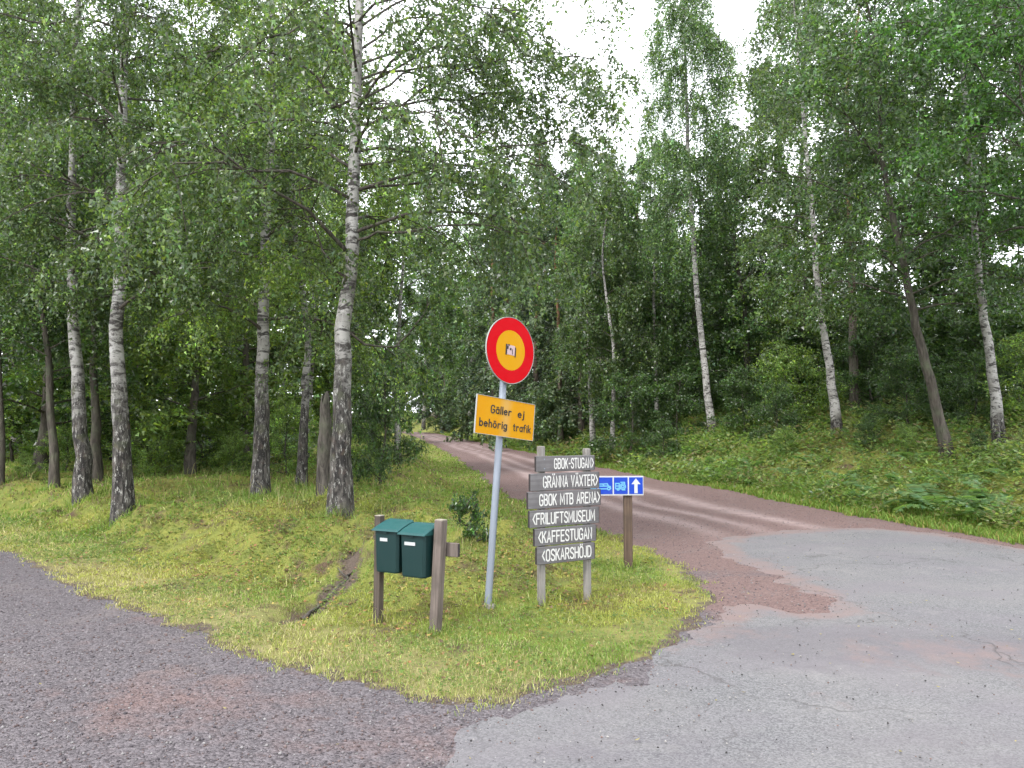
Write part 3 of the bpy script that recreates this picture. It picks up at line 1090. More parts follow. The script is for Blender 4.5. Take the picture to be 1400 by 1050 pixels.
BACK = [
    # kind, name, label, px, distance, top py, width factor
    ('broad_b', 'young_birch', 'bright yellow green young tree between the tall birch and the lone grey birch', 262, 19, 215, 1.25),
    ('broad_b', 'young_birch', 'yellowish young tree directly behind the lone grey birch', 335, 22, 160, 1.1),
    ('broad_a', 'broadleaf_tree', 'dense green tree behind the white stemmed birch at left', 60, 20, 90, 1.2),
    ('broad_a', 'broadleaf_tree', 'green tree filling the gap behind the tall straight birch', 195, 25, 90, 1.2),
    ('birch_a', 'birch_tree', 'thin background birch right of the lone grey birch', 415, 24, 30, 1.1),
    ('birch_b', 'birch_tree', 'background birch whose crown shows right of the large forked birch', 545, 25, 190, 1.1),
    ('birch_a', 'birch_tree', 'background birch at the upper left corner', 25, 28, -40, 1.1),
    ('broad_b', 'broadleaf_tree', 'light green tree low behind the thin leaning stem at far left', -15, 24, 300, 1.3),
    ('broad_b', 'broadleaf_tree', 'tree with pale leaves coloured as if sunlit, deep in the wood left of the tall straight birch', 130, 27, 330, 1.3),  # sunlit look is put into the paler leaf colour
    ('broad_b', 'broadleaf_tree', 'pale tree deep in the wood behind the dead snag', 450, 27, 300, 1.2),
    ('birch_a', 'birch_tree', 'background birch between the tall straight birch and the yellowish young tree', 285, 34, 80, 1.2),
    ('birch_b', 'birch_tree', 'birch with thin white stem left of the round road sign, across the road', 640, 44, 290, 1.0),
    ('birch_b', 'birch_tree', 'small white stemmed birch at the far bend of the road', 579, 56, 330, 1.0),
    ('spruce', 'spruce_tree', 'dark spruce above the far bend of the road', 607, 60, 320, 1.1),
    ('larch', 'larch_tree', 'tall feathery light green larch above the round sign', 735, 46, 175, 1.15),
    ('larch', 'larch_tree', 'feathery larch with pointed top left of the sky gap', 795, 42, 180, 1.15),
    ('pine', 'pine_tree', 'reddish pine trunk right of the round sign', 766, 36, 250, 1.1),
    ('birch_b', 'birch_tree', 'birch with white trunk pieces above the wooden sign boards', 812, 36, 190, 1.0),
    ('birch_a', 'birch_tree', 'birch behind the wooden sign boards with pale lower stem', 836, 33, 230, .95),
    ('spruce', 'spruce_tree', 'dark spruce behind the topmost wooden sign board', 788, 48, 260, 1.2),
    ('spruce', 'spruce_tree', 'dense dark spruce left of the slender leaning birch', 884, 40, 210, 1.1),
    ('birch_b', 'birch_tree', 'thin pale birch between the dense spruce and the slender leaning birch', 899, 36, 180, .8),
    ('spruce', 'spruce_tree', 'dark spruce closing the far end of the road', 598, 112, 400, 1.6),
    ('broad_a', 'broadleaf_tree', 'small green tree at the very end of the road left of the yellow plate', 585, 124, 440, 1.8),
    ('broad_a', 'broadleaf_tree', 'broad green tree closing the far end of the road', 622, 118, 430, 1.6),
    ('spruce', 'spruce_tree', 'tall narrow spruce above the yellow plate', 690, 62, 235, .9),
    ('spruce', 'spruce_tree', 'tall dark spruce right of the feathery birch above the sign', 740, 52, 215, .9),
    ('larch', 'larch_tree', 'smaller feathery larch at the foot of the sky gap', 838, 50, 215, 1.1),
    ('spruce', 'spruce_tree', 'narrow spruce between the drooping birch and the dense spruce', 850, 46, 235, .9),
    ('spruce', 'spruce_tree', 'tall spruce hidden behind the slender leaning birch stem', 985, 42, 225, .9),
    ('larch', 'larch_tree', 'feathery larch left of the round sign high above the road', 675, 60, 235, 1.2),
    ('broad_a', 'broadleaf_tree', 'dark green tree right of the slender leaning birch', 1020, 32, 215, 1.15),
    ('broad_a', 'broadleaf_tree', 'round green tree just behind the slender leaning birch', 952, 38, 215, 1.2),
    ('broad_b', 'broadleaf_tree', 'small pale green tree left of the straight pine trunk', 1092, 30, 330, 1.0),
    ('broad_a', 'broadleaf_tree', 'small tree between the straight pine and the dark crooked trunk', 1215, 27, 380, 1.1),
    ('birch_a', 'birch_tree', 'background birch above the dark crooked trunk', 1235, 30, 40, 1.1),
    ('broad_a', 'broadleaf_tree', 'shaded green tree between the crooked trunk and the pale right birch', 1318, 25, 330, 1.2),
    ('broad_a', 'broadleaf_tree', 'green tree at the right edge behind the pale birch', 1405, 23, 300, 1.2),
    ('birch_a', 'birch_tree', 'tall birch crown hanging over the gap of sky right of centre', 1095, 34, -60, 1.0),
    ('broad_a', 'broadleaf_tree', 'leafy tree above and behind the pale right birch', 1350, 24, -20, 1.2),
]
for i, (k, nm, lab, px, y, tpy, wide) in enumerate(BACK):
    shared_tree(k, nm, lab, px, y, tpy, i * 1.7, wide=wide, group='trees further back in the wood')

SHRUBS = [
    ('bush_pale', 'leafy shrub left of the thin leaning stem', 40, 17.5, 625, 1.0),
    ('bush_pale', 'leafy shrub between the two leftmost birches and the leaning stem', 92, 20, 590, 1.1),
    ('bush_pale', 'leafy shrub right of the tall straight birch', 215, 19, 575, 1.1),
    ('bush_pale', 'leafy shrub halfway between the tall straight birch and lone grey birch', 275, 20, 560, 1.2),
    ('bush_pale', 'shrub directly left of the lone grey birch base', 318, 18.5, 600, 1.0),
    ('bush_pale', 'paler shrub right of the lone grey birch base', 395, 18, 560, 1.0),
    ('bush', 'dark drooping shrub right of the large forked birch trunk', 520, 16, 490, .7),
    ('bush_pale', 'pale shrub beneath the drooping dark one at the road side', 500, 19, 585, .8),
    ('bush_pale', 'light green shrub deep between the leftmost stems', 20, 24, 540, 1.4),  # three deep shrubs: paler leaf colour paints the brightness of a sunny clearing
    ('bush_pale', 'light green shrub seen behind the tall straight birch base', 150, 23, 540, 1.3),
    ('bush_pale', 'light green shrub deep behind the lone grey birch', 345, 24, 545, 1.3),
    ('bush', 'shrub in the gap right of the straight pine', 1205, 30, 440, 1.4),
    ('bush', 'shrub behind the leaning white birch', 1125, 30, 450, 1.4),
    ('bush', 'shrub filling the shade behind the pale right birch', 1370, 22, 420, 1.4),
    ('bush', 'shrub deep behind the slender leaning birch', 975, 36, 470, 1.4),
    ('bush', 'shrub deep in the shade right of the slender birch', 1045, 33, 450, 1.4),
    ('bush', 'roadside shrub left of the yellow plate', 610, 46, 535, 1.0),
    ('bush', 'roadside shrub behind the yellow plate', 690, 40, 540, 1.1),
    ('bush', 'dark shrub above the topmost wooden board', 760, 33, 530, 1.1),
    ('bush', 'dark shrub right of the wooden sign across the road', 860, 30, 520, 1.1),
    ('bush', 'shrub left of the slender leaning birch base', 925, 30, 520, 1.1),
    ('bush', 'shrub right of the slender leaning birch base', 1020, 27, 510, 1.1),
    ('bush_pale', 'light green shrub left of the leaning white birch base', 1085, 26, 490, 1.1),
    ('bush', 'shrub behind the straight pine base', 1195, 26, 460, 1.1),
    ('bush', 'dark shrub left of the crooked trunk', 1240, 21, 480, 1.0),
    ('bush', 'dark shrub in the shade right of the crooked trunk', 1330, 19.5, 490, 1.1),
    ('bush_pale', 'light shrub at the right edge beside the pale birch', 1400, 19, 470, 1.1),
    ('bush', 'shrub low in the gap between slender birch and leaning birch', 1060, 24, 530, .9),
]
for i, (k, lab, px, y, tpy, wide) in enumerate(SHRUBS):
    shared_tree(k, 'shrub', lab, px, y, tpy, i * 2.3 + .5, 'shrub', 'shrubs at the edge of the wood', wide)

for i, (px, y, hh, where) in enumerate([
        (905, 27, 580, 'left of the slender leaning birch'), (1072, 22, 590, 'left of the leaning white birch'), (1190, 20, 575, 'below the straight pine'),
        (1240, 18, 585, 'left of the crooked trunk'), (1335, 16.5, 590, 'between crooked trunk and pale birch')]):
    shared_tree('bush_pale' if i % 2 else 'bush', 'sapling', 'waist high leafy sapling ' + where, px, y, hh, i * 1.9, 'sapling', 'saplings in the undergrowth of the right bank', 1.0)

# small shrub right beside the sign pole
KINDS['sapling'] = kind(209, .42, .008, 'bark_dark', (.035, .075, .02), nb=9, lmax=.3, first=.02, nsub=4, twigs=3, twig_len=.1, weep=.1, droop=.2, leaves=9, leaf=.04, flare=0,
                        r_top=.002)
sp_ = ground_at(650, 742)
shared_tree('sapling', 'shrub', 'small dark green shrub in the grass behind the sign pole', 652, sp_[1], 694, .4, 'shrub', None, .72)

# --- far wood: one mass beyond the trees
rng = R(400)
pos, cols = [], []
for i in range(165):
    az = rng.uniform(-48, 48) if i < 120 else rng.uniform(-16, 18)
    d = rng.uniform(52, 95) if i < 120 else rng.uniform(98, 135)
    x, y = d * math.sin(math.radians(az)), d * math.cos(math.radians(az))
    px = 700 + FPX * x / y
    top_py = np.interp(px, [-300, 0, 250, 520, 620, 700, 860, 960, 1040, 1100, 1250, 1700], [330, 345, 300, 330, 370, 300, 330, 330, 400, 440, 430, 380]) + rng.normal(0, 25)
    if max(q[0] for q in zones(np.array([x]), np.array([y]))) < 2.5:
        continue
    zb = hz(x, y)
    ht = max(4, at(px, top_py, y)[2] - zb)
    n = 900 if d < 96 else 500
    u = rng.random(n)
    rr = (.9 + 2.6 * np.sin(np.pi * np.clip(u, .05, 1) ** .8)) * np.sqrt(rng.random(n)) * rng.uniform(.8, 1.2)
    a = rng.random(n) * 6.283
    pos.append(np.stack([x + rr * np.cos(a), y + rr * np.sin(a), zb + u * ht], 1))
    c = np.array([BIRCH_C, BROAD_C, DARK_C, PALE_C][rng.integers(4)])
    cols.append(np.repeat(c[None] * rng.uniform(.8, 1.2), n, 0))
n = 9000
az, d = np.radians(rng.uniform(-48, 48, n)), rng.uniform(50, 62, n)
x, y = d * np.sin(az), d * np.cos(az)
k = np.maximum(zones(x, y)[0], zones(x, y)[1]) > 1.5
x, y = x[k], y[k]
n = len(x)
pos.append(np.stack([x, y, H(x, y) + rng.uniform(0, 5.5, n)], 1))
cols.append(np.repeat(np.array([BROAD_C]), n, 0) * rng.uniform(.8, 1.3, (n, 1)))
pos, cols = np.concatenate(pos), np.concatenate(cols)
n = len(pos)
tip = rand_dirs(rng, n, -.5)
v, q = leaf_quads(pos, tip, perp(rng, tip), rng.uniform(.35, .7, n), .75)
c = np.repeat(cols * np.exp(rng.normal(0, .25, n))[:, None], 4, 0)
fw = link_mesh('far_wood', v, quads=q, mat=M['leaf'], col=c)
tag(fw, 'far mass of mixed green woodland closing the view behind the trees', 'wood', kind='stuff')

# ------------------------------------------------------------------ signs
def stroke(pts, w):
    """flat ribbon with mitred joints along a 2-D polyline"""
    p = np.asarray(pts, float)
    closed = np.allclose(p[0], p[-1]) and len(p) > 3
    if closed:
        p = p[:-1]
        prv, nxt = np.roll(p, 1, 0), np.roll(p, -1, 0)
    else:
        prv, nxt = np.vstack([2 * p[0] - p[1], p[:-1]]), np.vstack([p[1:], 2 * p[-1] - p[-2]])
    d0, d1 = unit(p - prv), unit(nxt - p)
    n0 = np.stack([-d0[:, 1], d0[:, 0]], 1)
    n1 = np.stack([-d1[:, 1], d1[:, 0]], 1)
    m = unit(n0 + n1)
    k = w / 2 / np.clip((m * n0).sum(1), .5, 1)
    if not closed:
        p = p.copy()
        p[0] -= d1[0] * w * .35
        p[-1] += d0[-1] * w * .35
    l, r = p + m * k[:, None], p - m * k[:, None]
    n = len(p)
    f = [(i, n + i, n + (i + 1) % n, (i + 1) % n) for i in range(n if closed else n - 1)]
    return np.vstack([l, r]), f


def arc(cx, cy, rx, ry, a0, a1, n=9):
    a = np.radians(np.linspace(a0, a1, n))
    return [(cx + rx * math.cos(t), cy + ry * math.sin(t)) for t in a]


_O = [(.14, 0), (.02, .14), (0, .3), (0, .7), (.02, .86), (.14, 1), (.36, 1), (.48, .86), (.5, .7), (.5, .3), (.48, .14), (.36, 0), (.14, 0)]
_A = [[(0, 0), (.25, 1), (.5, 0)], [(.09, .32), (.41, .32)]]
CAPS = {
    'G': [[(.49, .8), (.44, .94), (.32, 1), (.16, 1), (.04, .9), (0, .72), (0, .28), (.04, .1), (.16, 0), (.34, 0), (.46, .08), (.5, .24), (.5, .46), (.28, .46)]],
    'B': [[(0, 0), (0, 1), (.3, 1), (.44, .92), (.46, .76), (.44, .62), (.3, .53), (.06, .53)], [(.3, .53), (.46, .44), (.5, .27), (.46, .08), (.32, 0), (.04, 0)]],
    'O': [_O], 'K': [[(0, 0), (0, 1)], [(.48, 1), (.05, .45)], [(.18, .6), (.5, 0)]],
    'S': [[(.48, .82), (.42, .96), (.28, 1), (.14, .98), (.03, .86), (.02, .7), (.1, .58), (.38, .44), (.48, .3), (.48, .15), (.38, .02), (.22, 0), (.08, .04), (0, .18)]],
    'T': [[(0, 1), (.5, 1)], [(.25, .96), (.25, 0)]], 'U': [[(0, 1), (0, .24), (.05, .08), (.17, 0), (.33, 0), (.45, .08), (.5, .24), (.5, 1)]],
    'A': _A, 'N': [[(0, 0), (0, 1), (.48, 0), (.48, 1)]], 'R': [[(0, 0), (0, 1), (.32, 1), (.46, .9), (.48, .75), (.44, .58), (.3, .5), (.04, .5)], [(.26, .5), (.5, 0)]],
    'V': [[(0, 1), (.25, 0), (.5, 1)]], 'X': [[(0, 0), (.5, 1)], [(0, 1), (.5, 0)]], 'E': [[(.46, 1), (0, 1), (0, 0), (.46, 0)], [(.04, .52), (.38, .52)]],
    'M': [[(0, 0), (.02, 1), (.31, .25), (.6, 1), (.62, 0)]], 'F': [[(0, 0), (0, 1), (.46, 1)], [(.04, .53), (.38, .53)]], 'I': [[(.05, 0), (.05, 1)]],
    'L': [[(0, 1), (0, 0), (.42, 0)]], 'D': [[(0, 0), (0, 1), (.28, 1), (.44, .88), (.5, .68), (.5, .32), (.44, .12), (.28, 0), (0, 0)]],
    'H': [[(0, 0), (0, 1)], [(.5, 0), (.5, 1)], [(.04, .52), (.46, .52)]], 'J': [[(.3, 1), (.3, .2), (.24, .04), (.1, 0), (0, .1)]],
    '-': [[(.05, .48), (.3, .48)]], '<': [[(.34, .98), (0, .5), (.34, .02)]], '>': [[(0, .98), (.34, .5), (0, .02)]],
}
DOTS = [[(.12, 1.16), (.12, 1.22)], [(.38, 1.16), (.38, 1.22)]]
CAPS['Ä'] = _A + DOTS
CAPS['Ö'] = [_O] + DOTS
_a = [arc(.25, .31, .23, .3, 20, 340, 13), [(.48, .62), (.48, 0)]]
_o = [arc(.25, .31, .24, .3, 0, 360, 15)]
LOW = {
    'G': CAPS['G'], 'l': [[(.05, 1), (.05, 0)]], 'a': _a, 'ä': _a + [[(.14, .8), (.14, .87)], [(.36, .8), (.36, .87)]], 'o': _o,
    'ö': _o + [[(.14, .8), (.14, .87)], [(.36, .8), (.36, .87)]],
    'e': [[(.02, .34), (.47, .34)] + arc(.25, .31, .23, .3, 8, 320, 12)], 'r': [[(.05, 0), (.05, .62)], arc(.3, .34, .24, .26, 160, 60, 5)],
    'j': [[(.14, .62), (.14, -.14), (.08, -.24), (-.04, -.26)], [(.14, .82), (.14, .9)]], 'i': [[(.05, 0), (.05, .62)], [(.05, .82), (.05, .9)]],
    'b': [[(.04, 1), (.04, 0)], arc(.27, .31, .23, .3, 160, -160, 13)], 'h': [[(.04, 1), (.04, 0)], arc(.25, .36, .2, .26, 160, 0, 7) + [(.45, 0)]],
    'g': [arc(.25, .31, .23, .3, 20, 340, 13), [(.48, .62), (.48, -.1), (.4, -.25), (.22, -.28), (.06, -.2)]],
    't': [[(.14, .86), (.14, .12), (.2, .01), (.34, .01)], [(-.02, .62), (.32, .62)]], 'f': [[(.14, 0), (.14, .84), (.22, .98), (.36, .98)], [(-.02, .6), (.32, .6)]],
    'k': [[(.04, 1), (.04, 0)], [(.44, .62), (.07, .26)], [(.18, .36), (.46, 0)]],
}


def text_mesh(text, font, height, weight, gap=.2, space=.5, squeeze=1.0):
    """returns verts (x along the line, z up, y = lift), faces and the line width"""
    V, F, n, x, k = [], [], 0, 0.0, 0
    for ch in text:
        if ch == ' ':
            x += space * squeeze
            continue
        gl = font[ch]
        w = max(p[0] for s in gl for p in s)
        for s in gl:
            p = np.array(s, float)
            p[:, 0] = p[:, 0] * squeeze + x
            v, f = stroke(p * height, weight)
            k += 1
            V.append(np.stack([v[:, 0], np.full(len(v), -.0002 * (k % 5)), v[:, 1]], 1))
            F += [tuple(i + n for i in q) for q in f]
            n += len(v)
        x += (w + gap) * squeeze
    return np.concatenate(V), F, (x - gap * squeeze) * height


def frame_from(r, u):
    """rows: right, into-the-sign (away from the reader), up"""
    r, u = unit(r), unit(u)
    r = unit(r - u * np.dot(r, u))
    return np.array([r, np.cross(u, r), u])


# --- round prohibition sign with supplementary plate on a leaning pole
pb_ = ground_at(667, 829)
pole_up = unit(np.array([.067, .085, 1.0]))
psi = math.radians(45)
F1 = frame_from(np.array([math.cos(psi), math.sin(psi), 0]), pole_up)      # local axes of plates
sign = empty('road_sign', pb_, 'leaning grey pole with round red and yellow prohibition sign and yellow plate', 'road sign')


def local(fr, pts, c):
    return np.asarray(pts, float) @ fr + np.asarray(c)


mb = MB()
mb.tube([pole_up * t for t in (-.3, 0, 1, 2.5)], .032, 16)
mb.build('pole', M['steel'], sign, True)
mb = MB()
mb.tube([np.array([0, 0, z]) for z in (-.1, .004, .014)], np.array([.07, .07, .05]), 14)
mb.build('footing', M['concrete'], sign, True)


def disc(c, fr, r0, r1, y0, y1, mat, name, n=56, parent=sign):
    a = np.linspace(0, 2 * np.pi, n, endpoint=False)
    if r0 == 0:
        ring = np.stack([r1 * np.cos(a), np.full(n, y0), r1 * np.sin(a)], 1)
        back = ring + np.array([0, y1 - y0, 0])
        v = np.vstack([ring, back])
        f = [tuple(range(n)), tuple(range(2 * n - 1, n - 1, -1))] + [(i, n + i, n + (i + 1) % n, (i + 1) % n) for i in range(n)]
    else:
        v = np.vstack([np.stack([r * np.cos(a), np.full(n, y), r * np.sin(a)], 1) for r, y in ((r0, y0), (r1, y0), (r1, y1), (r0, y1))])
        f = []
        for l in range(4):
            m = ((l + 1) % 4) * n
            f += [(l * n + i, l * n + (i + 1) % n, m + (i + 1) % n, m + i) for i in range(n)]
    return link_mesh(name, local(fr, v, c), faces=f, mat=M[mat], parent=parent)


def lift(px, py, y):
    return at(px, py, y) - pb_


# distance along the pole at the photo heights of the two plates
def along(py):
    ts = np.linspace(.5, 3, 600)
    best = None
    for t in ts:
        p = pb_ + pole_up * t
        d = p - np.array([0, 0, CAM_H])
        c, s = math.cos(PITCH), math.sin(PITCH)
        v = (-s * d[1] + c * d[2]) / (c * d[1] + s * d[2])
        e = abs(525 - v * FPX - py)
        if best is None or e < best[0]:
            best = (e, t)
    return best[1]


t_disc, t_plate = along(480), along(572)
cdisc = pole_up * t_disc - F1[1] * .062 + F1[0] * .005
RD = .305
bp = disc(cdisc, F1, 0, RD, 0, .004, 'alu', 'backing_plate')
disc(cdisc, F1, RD, RD + .003, -.005, .009, 'alu', 'rim')
disc(cdisc, F1, RD * .605, RD - .004, -.0025, -.0008, 'red', 'red_ring')
disc(cdisc, F1, 0, RD * .605 - .0005, -.0025, -.0008, 'yellow', 'yellow_disc')
mb = MB()
mb.box(local(F1, [(.0, -.004, .002)], cdisc)[0], (.1, .001, .09), F1)
st = mb.build('sticker', M['sticker'], sign)
mb = MB()
for x, w, z, h in ((-.058, .018, 0, .1), (-.03, .02, .045, .014), (-.005, .022, .01, .02), (.058, .014, -.01, .09), (.02, .008, -.012, .05), (-.04, .014, .02, .03)):
    mb.box(local(F1, [(x, -.0055, z)], cdisc)[0], (w, .001, h), F1)
mb.build('print', M['black'], st)
cpl = pole_up * t_plate - F1[1] * .055 + F1[0] * .01
PW, PH = .73, .335
t = NT('faded_plate_yellow')                                   # enamel bleached in a strip down the middle
dp = t.n('VectorMath')
dp.operation = 'DOT_PRODUCT'
t.l(t.coord(), dp.inputs[0])
dp.inputs[1].default_value = tuple(F1[0])
off = t.math('ABSOLUTE', t.math('SUBTRACT', dp.outputs['Value'], float(np.dot(cpl, F1[0]))))
off = t.math('ADD', off, t.math('MULTIPLY', t.math('SUBTRACT', t.noise(9, 4), .5), .08))
yc = t.mix(t.ramp(t.noise(5, 5), [(.4, 0), (.75, .4)]), (.42, .19, .002), (.43, .25, .008))
yc = t.mix(t.ramp(off, [(.0, .6), (.09, 0)]), yc, (.38, .25, .09))
M['plate'] = t.done(yc, .5, .1)
mb = MB()
mb.box(cpl, (PW, .003, PH), F1)
plate = mb.build('text_plate', M['plate'], sign)
mb = MB()
for a, b, c_, d_ in ((0, PH / 2 + .002, PW + .008, .004), (0, -PH / 2 - .002, PW + .008, .004), (-PW / 2 - .002, 0, .004, PH), (PW / 2 + .002, 0, .004, PH)):
    mb.box(local(F1, [(a, .003, b)], cpl)[0], (c_, .016, d_), F1)
mb.build('plate_edge', M['alu'], plate)
for txt, x0, z0, wd in (('Gäller', -.19, .028, .25), ('ej', .15, .026, .075), ('behörig', -.321, -.1, .335), ('trafik', .1, -.1, .225)):
    v, f, w = text_mesh(txt, LOW, .066, .0115, gap=.24)
    v[:, 0] *= wd / w
    link_mesh('lettering', local(F1, v + np.array([x0, -.0035, z0]), cpl), faces=f, mat=M['black'], parent=plate)
for t_, nm in ((t_disc + .17, 'bracket'), (t_disc - .17, 'bracket'), (t_plate, 'bracket')):
    mb = MB()
    mb.tube([pole_up * (t_ - .02), pole_up * (t_ + .02)], .037, 14)
    mb.box(pole_up * t_ - F1[1] * .042, (.1, .02, .035), F1)
    mb.build(nm, M['alu'], sign)

# --- wooden sign with six engraved boards
p1 = ground_at(740, 826)
p2 = at(803, 815, p1[1] + .27)
p2[2] = hz(p2[0], p2[1])
fr_r = unit(np.array([p2[0] - p1[0], p2[1] - p1[1], 0]))
F2 = frame_from(fr_r, np.array([0, 0, 1.0]))
ws = empty('wooden_sign', p1, 'grey wooden signpost with six white lettered boards', 'signpost')


def on_plane(px, py, p0, nrm):
    d = ray(px, py)
    o = np.array([0, 0, CAM_H])
    t = np.dot(p0 - o, nrm) / np.dot(d, nrm)
    return o + d * t


pl0 = p1 - F2[1] * .055          # front plane of the boards
for (pp, ppx, tpy) in ((p1, 738.5, 610), (p2, 800.5, 613)):
    topz = at(ppx, tpy, pp[1])[2]
    mb = MB()
    mb.box(np.array([pp[0], pp[1], (topz + pp[2] - .3) / 2]) - p1, (.058, .06, topz - pp[2] + .3), F2, .006)
    mb.build('post', M['post_pale'], ws)
BOARDS = [  # text, left px, right px, top/bottom py at the left end, at the right end
    ('GBOK-STUGAN>', 733, 813, 622, 644, 624, 644, .30, .975), ('GRÄNNA VÄXTER>', 725, 819, 646, 670, 646.5, 669, .18, .975),
    ('GBOK MTB ARENA>', 722, 821, 671, 695, 670, 692, .15, .985), ('<FRILUFTSMUSEUM', 724, 819, 697, 721, 694, 716, .045, .93),
    ('<KAFFESTUGAN', 731, 815, 722, 747, 718, 740, .06, .92), ('<OSKARSHÖJD', 734, 813, 748, 772, 742, 765, .09, .93)]
brng = R(55)
for (txt, xl, xr, tl, bl, tr_, br_, f0, f1) in BOARDS:
    a, b = on_plane(xl, tl, pl0, F2[1]), on_plane(xl, bl, pl0, F2[1])
    c, d = on_plane(xr, tr_, pl0, F2[1]), on_plane(xr, br_, pl0, F2[1])
    L = np.dot((c + d) / 2 - (a + b) / 2, F2[0])
    zt, zb = (a[2] + c[2]) / 2, (b[2] + d[2]) / 2
    hgt = zt - zb
    mid = ((a + b) / 2 + (c + d) / 2) / 2
    tilt = brng.normal(0, .008)
    fr = frame_from(F2[0] + np.array([0, 0, tilt]), np.array([0, 0, 1.0]))
    bo = empty('x', (0, 0, 0))
    bpy.data.objects.remove(bo)
    mb = MB()
    mb.box(np.array([0, .012, 0]), (L, .026, hgt), None, .004)
    board = mb.build('board', M['board'], ws)
    from mathutils import Matrix
    mw = Matrix(((fr[0][0], fr[1][0], fr[2][0]), (fr[0][1], fr[1][1], fr[2][1]), (fr[0][2], fr[1][2], fr[2][2]))).to_4x4()
    mw.translation = Vector(mid - p1)
    board.matrix_local = mw
    for sx in (-1, 1):
        mb = MB()
        mb.box(np.array([sx * (L / 2 + .0015), .012, 0]), (.003, .024, hgt - .008))
        mb.build('end_grain', M['board_end'], board)
    h = hgt * .62
    v, f, w = text_mesh(txt, CAPS, 1.0, .145, gap=.2, space=.42)
    sx = (f1 - f0) * L / w
    v[:, 0] = v[:, 0] * sx - L / 2 + f0 * L
    v[:, 2] = (v[:, 2] - .5) * h
    v[:, 1] -= .0025
    link_mesh('lettering', v, faces=f, mat=M['letter_white'], parent=board)
    mb = MB()
    for ppx in (p1, p2):
        xx = np.dot(ppx - mid, F2[0])
        for zz in (-.3, .3):
            mb.tube([np.array([xx, -.004, zz * hgt]), np.array([xx, .0, zz * hgt])], .006, 8)
    mb.build('screws', M['steel'], board)

# --- blue direction sign on a brown post
p3 = ground_at(859, 778)
bs = empty('direction_sign', p3, 'blue sign with motorhome symbols and white upward arrow on brown post', 'direction sign')
F3 = frame_from(np.array([math.cos(.06), math.sin(.06), 0]), np.array([0, 0, 1.0]))
topz = at(859, 664, p3[1])[2]
mb = MB()
mb.box(np.array([0, 0, (topz - p3[2] - .3) / 2]), (.095, .07, topz - p3[2] + .3), F3, .008)
mb.build('post', M['post_brown'], bs)
p4 = p3 + F3[0] * (-.47)
mb = MB()
mb.box(np.array([p4[0] - p3[0], p4[1] - p3[1], (topz - p3[2] - .3) / 2]), (.07, .07, topz - p3[2] + .3), F3, .008)
mb.build('post', M['post_brown'], bs)
s3 = p3[1] / FPX
sr, sl_ = at(879.5, 664, p3[1] - .06), at(797, 664, p3[1] - .06)
cen = (sr + sl_) / 2 - p3
SW, SH = (879.5 - 797) * s3, 26 * s3
mb = MB()
mb.box(cen, (SW, .012, SH), F3)
panel = mb.build('panel', M['white'], bs)
cw = SW / 4
mbi, mba = MB(), None
for k in range(4):
    cx = -SW / 2 + cw * (k + .5)
    c = local(F3, [(cx, -.0075, 0)], cen)[0]
    mb = MB()
    mb.box(c, (cw - .016, .003, SH - .03), F3)
    fld = mb.build('blue_field', M['blue'], panel)
    V_, F_, nn = [], [], 0
    strokes = []
    S = cw - .016
    if k == 3:
        ar = [(-.12, -.52), (.12, -.52), (.12, .1), (.33, .1), (0, .5), (-.33, .1), (-.12, .1)]
        v = np.array([(x * S, -.0095, z * S * 1.05) for x, z in ar])
        link_mesh('arrow', local(F3, v, cen + F3[0] * cx), faces=[(0, 1, 2, 6), (6, 3, 4, 5)][:1] + [(5, 3, 4)], mat=M['white'], parent=panel)
        continue
    if k == 2:
        strokes = [[(-.38, -.22), (-.38, .16), (-.12, .16), (-.12, -.2)], [(-.3, -.02), (-.18, -.02)], [(-.34, -.22), (-.05, -.22)], arc(-.2, -.25, .08, .07, 0, 360, 9),
                   [(0, .24), (.26, .24), (.28, .14)], arc(.14, -.06, .2, .2, 0, 360, 13), arc(.14, -.06, .1, .1, 0, 360, 9), [(.1, -.3), (.3, -.3)]]
    elif k == 1:
        strokes = [[(-.45, .12), (.12, .14), (.2, -.02), (.34, -.06), (.36, -.2)], [(-.45, -.02), (.2, -.02)], [(-.45, -.22), (.08, -.22)],
                   arc(.22, -.2, .1, .09, 0, 360, 11), [(-.2, .1), (-.1, -.02)]]
    else:
        strokes = [[(-.4, -.2), (-.4, .2), (.3, .2), (.38, -.2), (-.4, -.2)], arc(0, -.22, .1, .09, 0, 360, 11)]
    for j, sx_ in enumerate(strokes):
        v, f = stroke(np.array(sx_) * S, .0135)
        V_.append(np.stack([v[:, 0], np.full(len(v), -.0095 - .0002 * j), v[:, 1]], 1))
        F_ += [tuple(i + nn for i in q) for q in f]
        nn += len(v)
    link_mesh('vehicle_symbol', local(F3, np.concatenate(V_), cen + F3[0] * cx), faces=F_, mat=M['icon'], parent=panel)

